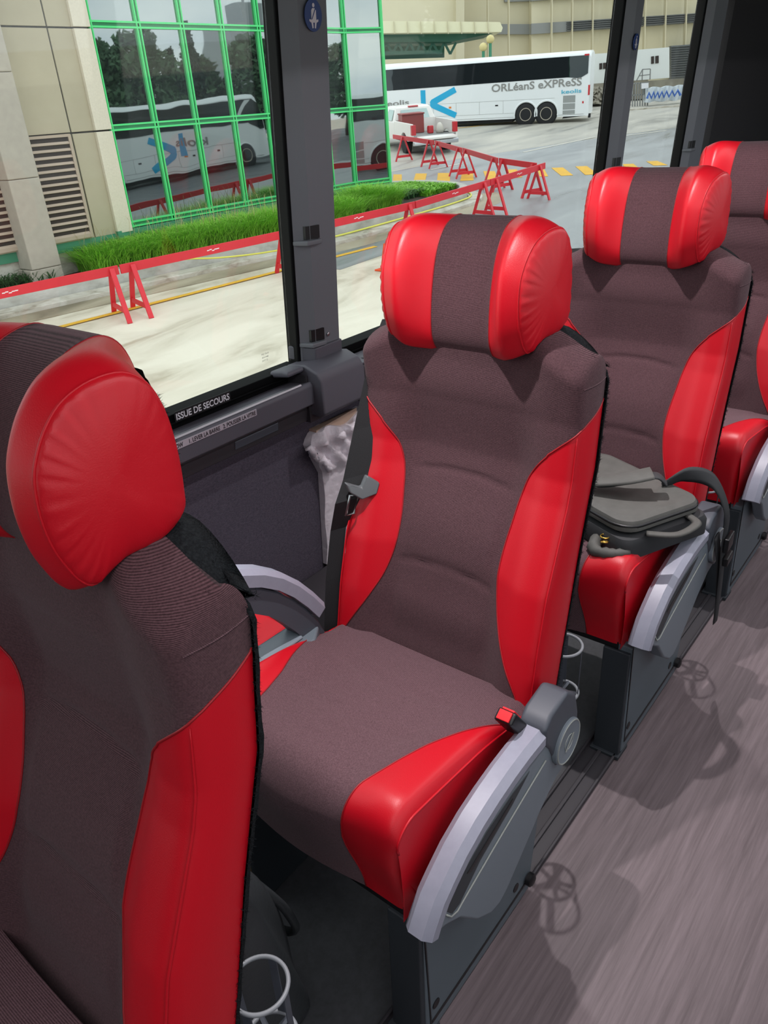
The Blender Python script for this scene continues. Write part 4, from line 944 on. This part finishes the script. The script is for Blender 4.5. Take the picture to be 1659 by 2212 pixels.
# ================================================================== RED BARRICADES
def barricade(p, q, frames, label, h=.80, L=.34, marks=True):
    p = np.array(p, float); q = np.array(q, float); d = (q-p)/np.linalg.norm(q-p); n = np.array([-d[1], d[0]])
    m_ = (p+q)/2; t = thing('barricade', (m_[0], m_[1], gz(*m_)), label, 'barricade', 'red sawhorse barricades closing the drive')
    top = lambda a, dz=0: np.array([a[0], a[1], gz(*a)+h+dz])
    obj('plank', MB().beam(top(p), top(q), .035, .15), M['barr'], t, bevel=.004)
    if marks:
        c = p+(q-p)*.5; cc = top(c)-np.array([n[0], n[1], 0])*.0185*(1 if n[1] > 0 else -1); r = np.array([d[0], d[1], 0]) if d[0] > 0 or abs(d[0]) < .3 else -np.array([d[0], d[1], 0])
        sm_ = MB()
        for k in range(5): sm_.obox(cc+r*(.05*k-.1)+np.array([0, 0, .012*math.sin(k*2.2)]), r*.024, np.array([0, 0, .008])+r*.004, np.array([n[0], n[1], 0])*.002)
        obj('stencil', sm_, M['marks'], t)
    for s in frames:
        a = p+d*s; ap = top(a, -.02)
        for sg in (-1, 1):
            fo = a+n*sg*L+d*.02*sg; obj('leg', MB().beam((ap[0]+n[0]*sg*.03, ap[1]+n[1]*sg*.03, ap[2]+.06), (fo[0], fo[1], gz(*fo)), .038, .085, (d[0], d[1], 0)), M['barr'], t, bevel=.003)
        a0 = a+n*L*.80; a1 = a-n*L*.80
        obj('crosspiece', MB().beam((a0[0], a0[1], gz(*a0)+.17), (a1[0], a1[1], gz(*a1)+.17), .03, .085), M['barr'], t, bevel=.003)
barricade((4.3, 13.15), (7.76, 12.19), (3.47,), 'red sawhorse barricade cut by the left edge, its end legs before the planter wall', L=.46)
barricade((7.79, 12.18), (11.25, 11.36), (.22, 3.30), 'red sawhorse barricade running from the leaning legs to behind the near pillar', L=.46)
barricade((11.29, 11.35), (14.40, 10.75), (.10, 3.0), 'red sawhorse barricade just right of the near pillar, above the middle headrest', )
barricade((14.42, 10.74), (17.45, 10.72), (2.75,), 'red sawhorse barricade between the planter end and the double leg frame')
barricade((17.48, 10.72), (20.3, 10.75), (.25, 2.5), 'red sawhorse barricade with a plank rising to the right hand corner legs')
barricade((20.2, 10.95), (20.95, 12.55), (.15, 1.6), 'short red sawhorse barricade turning away at the right corner of the line', marks=False)
barricade((20.95, 12.6), (22.95, 15.1), (.35, 2.9), 'red sawhorse barricade over the yellow crossing, second from the corner', marks=False)
barricade((22.95, 15.15), (24.7, 17.4), (.3, 2.6), 'red sawhorse barricade before the open tail of the pickup', marks=False)
barricade((24.75, 17.5), (26.4, 20.6), (.4, 2.6), 'farthest red sawhorse barricade, beside the corner of the green framed windows', marks=False)
c = G(835, 583); t = thing('traffic_cone', tuple(c), 'orange traffic cone left of the middle headrest', 'cone')
obj('cone', MB().lathe(c, (0, 0, 1), [(.02, .13), (.03, .115), (.50, .03), (.50, .02), (.03, .10)], 24), M['cone'], t, smooth='auto')
obj('base', MB().box(c[0]-.17, c[0]+.17, c[1]-.17, c[1]+.17, c[2], c[2]+.03), M['cone'], t, bevel=.01)
# ================================================================== COACHES
def coach(O, u, k, label, flip=1, brand=True, texts=True, L0=-2.95, L1=11.5, name='coach'):
    """O: ground point under the tandem axle; u: unit vector to the front; the side that is built in detail faces v"""
    u = np.array([u[0], u[1], 0.]); v = np.array([-u[1], u[0], 0.])*flip
    def P(a, b, z): q = np.array(O[:2])+(u*a*k+v*b*k)[:2]; return np.array([q[0], q[1], gz(q[0], q[1])+z*k])
    t = thing(name, tuple(P(3.5, -1.2, 0)), label, 'bus')
    def slab(pts, b0, b1, m, nm, par, **kk):     # pts in (a, z)
        mb = MB(); n = len(pts); A = [P(a, b0, z) for a, z in pts]+[P(a, b1, z) for a, z in pts]
        mb.add(A, [tuple(range(n-1, -1, -1)), tuple(range(n, 2*n))]+[(i, (i+1) % n, n+(i+1) % n, n+i) for i in range(n)])
        return obj(nm, mb, M[m], par, **kk)
    # body: cross-section swept along the length, front raked
    sec = [(0, .32), (0.0, .5), (0.0, 2.2), (-.05, 3.0), (-.10, 3.28), (-.28, 3.44), (-.6, 3.5), (-1.9, 3.5), (-2.22, 3.44), (-2.40, 3.28), (-2.5, 2.2), (-2.5, .32)]
    st = [(L0, 0, .97), (L0+.06, 0, 1), (L1-1.3, 0, 1), (L1-.7, .03, 1), (L1-.3, .10, .99), (L1, .28, .97)]
    rows = []
    for a, ins, zs in st:
        row = []
        for b, z in sec:
            bb = -1.25+(b+1.25)*(1-ins/1.25); aa = a
            if a > L1-1.0: aa = a-max(0, z-1.3)*.33*(a-(L1-1.0))
            row.append(P(aa, bb, .32+(z-.32)*zs))
        rows.append(row)
    mb = MB().grid(rows, cv=True); mb.add(rows[0], [tuple(range(len(sec)))]); mb.add(rows[-1], [tuple(range(len(sec)))])
    body = obj('body', mb, M['buswhite'], t, smooth='auto')
    slab([(L0+.12, 2.42), (L0+.55, 2.20), (L0+1.2, 2.28), (L1-1.5, 2.12), (L1-.9, 1.8), (L1-.55, 1.8), (L1-.75, 2.9), (L1-1.2, 3.22), (L0+.12, 3.30)], .012, -.07, 'coachglass', 'window_band', t)
    slab([(L1-1.6, 3.18), (L1-1.3, 3.18), (L1-2.6, 1.95), (L1-2.9, 1.95)], .02, .0, 'buswhite', 'window_sweep', body) if not brand else None
    for z in (1.28, .62): slab([(L0+1.9, z), (L1-2.3, z), (L1-2.3, z+.012), (L0+1.9, z+.012)], .006, -.01, 'busline', 'body_seam', body)
    for a in (1.9, 3.3, 4.7, 6.1, 7.5): slab([(a, .62), (a+.014, .62), (a+.014, 1.28), (a, 1.28)], .006, -.01, 'busline', 'door_seam', body)
    slab([(L0+.25, .42), (L1-.8, .42), (L1-.8, .40), (L0+.25, .40)], .006, -.01, 'busline', 'skirt_seam', body)
    ww = (-.68, .68) if brand else (); front = L1-2.0
    for a in (-.59, .59, front):
        c_ = P(a, .02, .52); ax = -v
        ar = MB().tube([P(a, .012, .52)+(u*math.cos(q)*.66+np.array([0, 0, math.sin(q)*.66]))*k for q in np.linspace(-.2, math.pi+.2, 24)], .045, 6); obj('wheel_arch', ar, M['buswhite'], body, smooth='auto')
        dk = MB().lathe(P(a, .012, .52), -v, [(0, .64*k), (.02, .64*k)], 36); obj('wheel_well', dk, M['under'], body)
        w = obj('wheel', MB().lathe(P(a, .05, .52), -v, [(0, .30*k), (0, .50*k), (.03, .56*k), (.25, .56*k), (.25, .1)], 36), M['tire'], t, smooth='auto')
        obj('rim', MB().lathe(P(a, .055, .52), -v, [(0.03, 0), (.01, .09*k), (.05, .11*k), (.06, .26*k), (.0, .31*k), (.0, .34*k), (.04, .34*k)], 30), M['hub'], w, smooth='auto')
        hh = MB()
        for q in range(8):
            an = q*math.pi/4; cc = P(a, .05, .52)+u*math.cos(an)*.175*k+np.array([0, 0, math.sin(an)*.175*k]); hh.lathe(cc, -v, [(-.012, .026*k), (.02, .026*k)], 8)
        obj('hub_holes', hh, M['tire'], w)
    slab([(-1.55, .30), (L0+.1, .42), (L0+.1, .32), (-1.5, .22)], -.02, -.4, 'under', 'underside', body)
    slab([(.95+.4, .16), (L1-2.8, .16), (L1-2.8, .36), (1.35, .36)], -.10, -2.4, 'under', 'underside', body)
    for (z0, z1) in ((1.38, 1.02), (.98, .68), (.64, .44)):
        slab([(-1.52, z0), (L0+.75, z0), (L0+.75, z1), (-1.52, z1)], .010, -.02, 'grille', 'engine_grille', t)
    slab([(L0+.28, .95), (L0+.36, .95), (L0+.36, 1.06), (L0+.28, 1.06)], .012, -.02, 'tail', 'marker_light', t)
    slab([(L0+.10, 3.36), (L0+.35, 3.36), (L0+.35, 3.28), (L0+.10, 3.28)], .016, -.08, 'tail', 'marker_light', t)
    slab([(L0-.01, 1.35), (L0+.07, 1.35), (L0+.07, 1.85), (L0-.01, 1.85)], .012, -.3, 'tail', 'tail_light', t)
    slab([(5.0, 1.02), (5.15, 1.02), (5.15, 1.12), (5.0, 1.12)], .012, -.02, 'amber', 'marker_light', t)
    for a in (2.2, 5.45, 7.1):
        slab([(a, 1.02), (a+.17, 1.02), (a+.17, 1.09), (a, 1.09)], .010, -.01, 'under', 'latch', t)
    slab([(L0-.10, .20), (L0+.02, .20), (L0+.02, .40), (L0-.10, .40)], -.15, -.5, 'under', 'tow_bracket', body)
    # lettering
    rt = -u if flip > 0 else u
    zup = np.array([0, 0, 1.])
    def txt(s, a, z, h, wdt, mm, nm):
        tw = text_mb(s, P(a, .014, z), rt, zup, h*k, width=wdt*k, extr=.004, bold=True); obj(nm, tw, M[mm], t, fix=False)
    if brand:
        txt('ORLéanS eXPReSS', 2.58, 1.76, .38, 5.1, 'lettr', 'lettering')
        txt('keolis', -1.42, 1.48, .19, 1.1, 'lettb', 'lettering')
        txt('keolis', 9.35, 1.30, .28, 1.75, 'lettr', 'lettering')
        la, lz = 6.3, 1.32
    else:
        txt('keolis', 6.6, 1.40, .34, 2.0, 'lettr', 'lettering'); la, lz = 4.6, 1.28
    lg = lambda x, z: (la-x*flip if False else la-x, lz+z)
    slab([lg(-.56, .74), lg(-.26, .74), lg(-.26, -.20), lg(-.56, -.20)], .014, -.01, 'cyan', 'logo_bar', t)
    for sg in (1, -1):
        slab([lg(x, z*sg) for x, z in ((.02, -.06), (.0, .10), (.10, .22), (1.50, .82), (1.64, .54), (.46, .02), (.42, -.06))], .014+.002*(sg > 0), -.01, 'cyan', 'logo_arm', t)
    # mirror
    obj('mirror', MB().beam(P(L1-.35, .12, 2.85), P(L1+.35, .28, 2.65), .07, .09).beam(P(L1+.32, .28, 2.70), P(L1+.34, .28, 2.15), .10, .16), M['buswhite'], t, bevel=.02)
    return t
W0 = G(1157, 268)
coach(W0, (-.342, .940), .872, 'white coach with grey ORLéANS EXPRESS lettering and blue arrow logo, parked across the yard')
# the coach that is seen only as a mirror image in the windows of the building
coach((23.3, -6.0), (1, 0), 1.05, 'white coach with a blue arrow, parked on the far side and mirrored in the windows', brand=False, L0=-3.4, L1=11.2)
# mirrored trees and tower
def tree(x, y, h, r, conifer, label):
    t = thing('tree', (x, y, gz(x, y)), label, 'tree', 'trees behind the coaches')
    z0 = gz(x, y); obj('trunk', MB().lathe((x, y, z0), (0, 0, 1), [(0, .22), (h*.5, .14), (h*.9, .04)], 10), M['bark'], t, smooth=True)
    rg = np.random.RandomState(int(x*10) % 997); mb = MB()
    for _ in range(2600):
        u = rg.rand()
        if conifer: zz = .12+.88*u; rad = r*(1-u)**.85*(1-.35*((u*11) % 1))*(.55+.5*rg.rand())
        else: zz = .25+.75*u; rad = r*math.sqrt(max(0, 1-((u-.45)/.58)**2))*(.5+.55*rg.rand())*(1+.25*math.sin(u*17+x))
        a = rg.rand()*6.283; c = np.array([x+rad*math.cos(a), y+rad*math.sin(a), z0+h*zz]); s = .16+.16*rg.rand()
        d1 = rg.normal(0, 1, 3); d1 /= np.linalg.norm(d1); d2 = rg.normal(0, 1, 3); d2 /= np.linalg.norm(d2)
        mb.add([c-d1*s, c+d1*s, c+d2*s*1.2], [(0, 1, 2)])
    obj('foliage', mb, M['leaf2' if conifer else 'leaf1'], t, fix=False)
def VR(px, py, Y): d = ray(px, py); return d*((2*15.15-Y)/d[1])
for (px, ptop, r, con) in ((215, 85, 2.2, 0), (262, 75, 2.4, 0), (325, 82, 2.2, 0), (365, 105, 1.5, 1), (435, 42, 1.9, 1), (510, 90, 2.0, 0), (560, 130, 1.6, 0), (470, 120, 1.5, 0), (740, 95, 1.8, 0), (812, 60, 2.0, 0), (180, 110, 2.0, 0)):
    q = VR(px, ptop, -17); z0 = gz(q[0], -17)
    tree(q[0], -17+random.uniform(-2, 2), max(2, q[2]-z0), r, con, 'conifer seen mirrored above the coach roof in the windows' if con else 'leafy tree seen mirrored above the coach roof in the windows')
q0, q1 = VR(500, 60, -60), VR(556, 20, -60)
t = thing('tower', ((q0[0]+q1[0])/2, -60, gz(q0[0], -60)), 'grey tower block seen mirrored at the right of the near windows', 'building')
obj('wall', MB().box(q0[0], q1[0], -66, -60, gz(q0[0], -60), 11), M['tower'], t)
obj('roof_block', MB().box(q0[0]+3, q0[0]+7, -64, -61, 11, 13.5).box(q0[0]+4.8, q0[0]+5.1, -62.5, -62.2, 13.5, 16), M['tower'], t)
# ================================================================== PICKUP
rc = (G(884, 326)+G(960, 327))/2; hdg = math.radians(54); U = np.array([math.cos(hdg), math.sin(hdg), 0]); V = np.array([-U[1], U[0], 0]); ZV = np.array([0, 0, 1.])
K = .98
def TP(a, b, z): q = rc+(U*a+V*b)*K; return np.array([q[0], q[1], gz(q[0], q[1])+z*.86])
t = thing('pickup_truck', tuple(TP(1.5, 0, 0)), 'white pickup truck with its tailgate lowered, behind the red barricades', 'truck')
def tprism(pts, b0, b1, m, nm, par=t, **k):
    n = len(pts); A = [TP(a, b0, z) for a, z in pts]+[TP(a, b1, z) for a, z in pts]
    mb = MB().add(A, [tuple(range(n-1, -1, -1)), tuple(range(n, 2*n))]+[(i, (i+1) % n, n+(i+1) % n, n+i) for i in range(n)]); return obj(nm, mb, M[m], par, **k)
arch = lambda c: [(c+.48*math.cos(a), .42+.48*math.sin(a)) for a in np.linspace(math.pi, 0, 12)]
for sg in (-1, 1):
    tprism([(-1.15, .62)]+[(-.48, .55)]+arch(0)[1:-1]+[(.48, .55), (1.35, .55), (1.35, 1.32), (-1.15, 1.32)], sg*.98, sg*.90, 'truckw', 'bed_side', bevel=.02)
    tl = tprism([(-1.17, .85), (-1.0, .85), (-1.0, 1.27), (-1.17, 1.27)], sg*.985, sg*.80, 'tail', 'tail_light', bevel=.01)
tprism([(-1.12, .66), (1.35, .66), (1.35, .76), (-1.12, .76)], -.9, .9, 'band', 'bed_floor')
tprism([(1.30, .66), (1.36, .66), (1.36, 1.34), (1.30, 1.34)], -.9, .9, 'truckw', 'bed_front')
tprism([(-1.16, .70), (-1.66, .66), (-1.66, .75), (-1.16, .79)], -.78, .78, 'truckw', 'tailgate', bevel=.01)
tprism([(-1.18, .40), (-1.34, .42), (-1.34, .60), (-1.18, .62)], -.96, .96, 'chrome', 'bumper', bevel=.02)
tprism([(-1.355, .43), (-1.345, .43), (-1.345, .55), (-1.355, .55)], -.16, .16, 'whitep', 'licence_plate')
tprism([(-1.1, .36), (4.0, .36), (4.0, .55), (-1.1, .55)], -.55, .55, 'under', 'chassis')
cabs = []
for (a0, z, hw_) in (((1.38, 3.95), .50, .96), ((1.38, 3.95), 1.20, .97), ((1.40, 3.80), 1.26, .94), ((1.62, 3.05), 1.83, .76), ((1.75, 2.90), 1.88, .70)):
    cabs.append([TP(a0[0], -hw_, z), TP(a0[0], hw_, z), TP(a0[1], hw_, z), TP(a0[1], -hw_, z)])
m = MB().grid(cabs, cv=True); m.add(cabs[0], [(0, 1, 2, 3)]); m.add(cabs[-1], [(0, 1, 2, 3)])
cb_ = obj('cab', m, M['truckw'], t, bevel=.04, seg=3)
tprism([(3.9, .50), (5.0, .50), (5.0, 1.05), (3.9, 1.22)], -.95, .95, 'truckw', 'bonnet', bevel=.05)
gl = MB().prism3([TP(1.405, -.66, 1.34), TP(1.405, .66, 1.34), TP(1.565, .58, 1.74), TP(1.565, -.58, 1.74)], -U*.012); obj('rear_window', gl, M['tglass'], cb_)
gl = MB().prism3([TP(1.75, .955, 1.30), TP(2.75, .955, 1.30), TP(2.60, .80, 1.74), TP(1.85, .80, 1.74)], V*.012); obj('side_window', gl, M['tglass'], cb_)
tprism([(1.60, 1.84), (1.70, 1.86), (1.70, 1.90), (1.60, 1.88)], -.22, .22, 'tail', 'brake_light', cb_)
for a, b in ((0, .86), (0, -.86), (3.65, .86), (3.65, -.86)):
    w = obj('wheel', MB().lathe(TP(a, b, .37), V*(1 if b > 0 else -1), [(-.12, .1), (-.12, .34), (-.09, .37), (.09, .37), (.12, .34), (.12, .22)], 28), M['tire'], t, smooth='auto')
    obj('rim', MB().lathe(TP(a, b, .37), V*(1 if b > 0 else -1), [(.0, .22), (.10, .22), (.06, .18), (.07, .0)], 24), M['chrome'], w, smooth='auto')
t = thing('toolbox', tuple(TP(.9, .1, .77)), 'dark red toolbox standing in the bed of the white pickup', 'toolbox')
tprism([(.55, .77), (1.15, .77), (1.15, 1.58), (.55, 1.58)], -.12, .84, 'dkred', 'box', t, bevel=.02)
tprism([(.50, 1.58), (1.18, 1.58), (1.18, 1.64), (.50, 1.64)], -.14, .86, 'dkred', 'lid', t, bevel=.01)
t = thing('fuel_can', tuple(TP(.0, -.20, .77)), 'small bright red fuel can beside the toolbox in the pickup bed', 'can')
tprism([(-.15, .77), (.1, .77), (.1, 1.02), (.02, 1.1), (-.15, 1.1)], -.30, -.08, 'tail', 'can', t, bevel=.03)
t = thing('work_bag', tuple(TP(.0, -.55, .77)), 'pale work bag leaning in the right side of the pickup bed', 'bag')
obj('sack', MB().lathe(TP(-.2, -.55, .77), ZV, [(0, .14), (.12, .18), (.28, .12), (.38, .05)], 12), M['whitep'], t, smooth=True)
# ================================================================== FAR SIDE OF THE YARD
LT = np.array([FW[1], -FW[0], 0]); FD = np.array([FW[0], FW[1], 0])
def fp(px, py, D): return FP(px, py, D)
def slabf(P, D_th, m, nm, par, **k): return obj(nm, MB().prism3(P, FD*D_th), M[m], par, **k)
t = thing('terminal_building', tuple(fp(1200, 200, 70)), 'long beige panelled building with a grey louvre band closing the yard', 'building')
def quad(x0, y0a, y1a, x1, y0b, y1b, D): return [fp(x0, y1a, D), fp(x1, y1b, D), fp(x1, y0b, D), fp(x0, y0a, D)]
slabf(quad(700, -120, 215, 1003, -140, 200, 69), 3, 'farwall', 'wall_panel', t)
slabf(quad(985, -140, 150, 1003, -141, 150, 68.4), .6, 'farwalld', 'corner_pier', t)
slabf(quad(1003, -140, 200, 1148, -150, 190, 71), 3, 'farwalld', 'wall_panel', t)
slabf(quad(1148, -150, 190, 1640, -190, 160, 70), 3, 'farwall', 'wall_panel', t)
slabf(quad(1003, 52, 74, 1148, 52, 74, 70.7), .6, 'band', 'band', t)
slabf(quad(1148, 51, 74, 1700, 16, 35, 69.6), .6, 'band', 'band', t)
slabf(quad(1090, -20, 4, 1148, -22, 2, 70.7), .6, 'band', 'band', t); slabf(quad(1148, -22, 2, 1700, -60, -40, 69.6), .6, 'band', 'band', t)
for k in range(5):
    slabf(quad(1225, 47+k*4.4, 48.8+k*4.4, 1700, 16+k*4.0, 17.6+k*4.0, 69.4), .3, 'bandd', 'louvre_line', t)
for x in (905, 950, 1055, 1100, 1192, 1236, 1280, 1325, 1392, 1436, 1480):
    dx = (x-1100)*-.018
    slabf([fp(x-1, 130, 69.2), fp(x+1, 130, 69.2), fp(x+1-dx, -60, 69.2), fp(x-1-dx, -60, 69.2)], .5, 'farwalld', 'panel_joint', t)
slabf(quad(1450, 99, 175, 1700, 80, 160, 69.0), .5, 'shut', 'roller_shutter', t)
sh_ = MB()
for k in range(14): sh_.prism3(quad(1450, 101+k*5, 102.4+k*5, 1700, 82+k*5, 83.4+k*5, 68.8), FD*.2)
obj('shutter_slats', sh_, M['bandd'], t)
# canopy
t = thing('canopy', tuple(fp(950, 100, 56)), 'flat cream edged canopy on dark green trusses behind the parked coach', 'canopy')
slabf([fp(700, 73, 56), fp(1083, 69, 56), fp(1086, 60, 56), fp(1080, 47.5, 56), fp(700, 44, 56)], 6, 'canopy', 'fascia', t)
slabf([fp(700, 74, 57), fp(1075, 70, 57), fp(975, 90, 57), fp(700, 92, 57)], 4, 'tealg', 'soffit', t)
tr = MB(); n_ = 9
for k in range(n_):
    x0, x1 = 760+k*25, 785+k*25
    tr.beam(fp(x0, 92, 57.5), fp((x0+x1)/2, 117, 57.5), .14, .14).beam(fp((x0+x1)/2, 117, 57.5), fp(x1, 92, 57.5), .14, .14)
tr.beam(fp(700, 118, 57.5), fp(955, 112, 57.5), .2, .2).beam(fp(700, 92, 57.5), fp(975, 90, 57.5), .2, .2)
obj('truss', tr, M['tealg'], t)
slabf([fp(700, 132, 62), fp(960, 124, 62), fp(960, 92, 62), fp(700, 94, 62)], .3, 'tealg', 'rear_beam', t)
for k in range(8): slabf([fp(850+k*29, 46, 55.9), fp(851.5+k*29, 46, 55.9), fp(853.5+k*29, 73, 55.9), fp(852+k*29, 73, 55.9)], .1, 'farwalld', 'fascia_joint', t)
# lamp posts
for (x, y, lab) in ((1059, 85, 'green lamp post, the taller of the two globes above the parked coach'), (1044, 102, 'green lamp post, the lower globe above the parked coach')):
    D = 52; c = fp(x, y, D); t = thing('street_lamp', (c[0], c[1], gz(c[0], c[1])), lab, 'lamp')
    obj('post', MB().tube([(c[0], c[1], gz(c[0], c[1])), c-np.array([0, 0, .2])], .09, 8), M['teal'], t)
    obj('globe', MB().lathe(c, (0, 0, 1), [(-.2, .10), (-.12, .2), (.05, .24), (.18, .16), (.24, .02)], 16), M['lampg'], t, smooth=True)
# site trailers
for (a, b, D, wins, lab) in (((1276, 117, 186), (1345, 112, 182), 62, [(1295, 137, 1301, 150), (1303, 136, 1311, 149)], 'white site trailer, left one, showing between coach and second pillar'),
                       ((1346, 110, 176), (1446, 102, 168), 61, [(1407, 122, 1413, 138), (1416, 121, 1423, 137)], 'white site trailer with a small stair, between the second and third pillars')):
    c = fp((a[0]+b[0])/2, a[2], D); t = thing('site_trailer', tuple(c), lab, 'trailer')
    slabf([fp(a[0], a[2], D), fp(b[0], b[2], D), fp(b[0], b[1], D), fp(a[0], a[1], D)], 2.4, 'trailer', 'body', t)
    for (x0, y0, x1, y1) in wins: slabf([fp(x0, y1, D-.05), fp(x1, y1-1, D-.05), fp(x1, y0-1, D-.05), fp(x0, y0, D-.05)], .1, 'louvd', 'window', t)
    if a[0] > 1340: obj('stair', MB().beam(fp(1374, 176, D-1), fp(1388, 150, D-1), .06, .06).beam(fp(1388, 150, D-1), fp(1405, 149, D-1), .06, .06).beam(fp(1405, 149, D-1), fp(1404, 172, D-1), .06, .06).beam(fp(1388, 150, D-1), fp(1387, 174, D-1), .06, .06).beam(fp(1380, 164, D-1), fp(1404, 161, D-1), .06, .06), M['band'], t)
t = thing('loading_dock', tuple(fp(1380, 220, 54)), 'weathered concrete dock edge under the white trailers', 'dock')
slabf([fp(1266, 222, 54), fp(1400, 213, 54), fp(1400, 172, 54), fp(1266, 182, 54)], 9, 'dockc', 'edge', t)
slabf([fp(1372, 215, 53.5), fp(1620, 195, 53.5), fp(1620, 160, 53.5), fp(1372, 176, 53.5)], 9, 'dockc', 'edge', t)
t = thing('tarp', tuple(fp(1430, 215, 49)), 'white tarpaulin sprayed with blue writing on the dock railing', 'tarpaulin')
ro = []
for j in range(8):
    ro.append([fp(1394+(1490-1394)*i/24, (190+(221-190)*j/7)-(i/24)*7+1.5*math.sin(i*.9), 49+.25*math.sin(i*1.3+j*.4)) for i in range(25)])
bkr = [[p+FD*.3 for p in r] for r in ro]; m = MB().grid(ro); m.grid(bkr); m.grid([ro[0], bkr[0]]); m.grid([ro[-1], bkr[-1]])
obj('sheet', m, M['tarp'], t, smooth=True)
gr_ = MB()
zig = [(1398, 213), (1402, 200), (1407, 212), (1412, 199), (1415, 211), (1421, 199), (1424, 211), (1430, 198), (1434, 210), (1440, 197), (1445, 209), (1452, 196), (1457, 207), (1464, 195), (1470, 206)]
gr_.tube([fp(x, y, 48.3) for x, y in zig], .07, 5); obj('scrawl', gr_, M['tarpb'], t)
t = thing('fence', tuple(fp(1385, 235, 49)), 'grey mesh gate with a small notice, left of the tarpaulin', 'fence')
fm = MB()
for k in range(7): fm.beam(fp(1366+k*5.4, 236, 49.3), fp(1367+k*5.4, 178, 49.3), .06, .06)
for y in (180, 205, 234): fm.beam(fp(1364, y+1, 49.3), fp(1402, y-2, 49.3), .06, .06)
obj('rails', fm, M['band'], t); slabf([fp(1386, 192, 49), fp(1401, 190, 49), fp(1401, 179, 49), fp(1386, 180, 49)], .05, 'white', 'notice', t)
t = thing('dock_kerb', tuple(fp(1410, 245, 47)), 'yellow topped concrete kerb below the tarpaulin', 'kerb')
slabf([fp(1357, 248, 47), fp(1500, 233, 47), fp(1500, 224, 47), fp(1357, 236, 47)], 1.0, 'kerb', 'block', t)
slabf([fp(1355, 249, 46.9), fp(1500, 237, 46.9), fp(1500, 231.5, 46.9), fp(1355, 243.5, 46.9)], .1, 'yellow', 'painted_edge', t)
t = thing('rubble_wall', tuple(fp(1300, 220, 50)), 'rough stone heap behind the rear of the parked coach', 'rubble')
rows = []; rg = np.random.RandomState(5)
for j in range(10): rows.append([fp(1268+46*i/16, 224-30*j/9*(1-.25*math.sin(i*.5)), 51+.9*j/9+.35*rg.rand()) for i in range(17)])
bb = [[p+FD*2 for p in r] for r in (rows[0], rows[-1])]
obj('stones', MB().grid(rows).grid([rows[-1], bb[1]]).grid([rows[0], bb[0]]), M['dockc'], t)
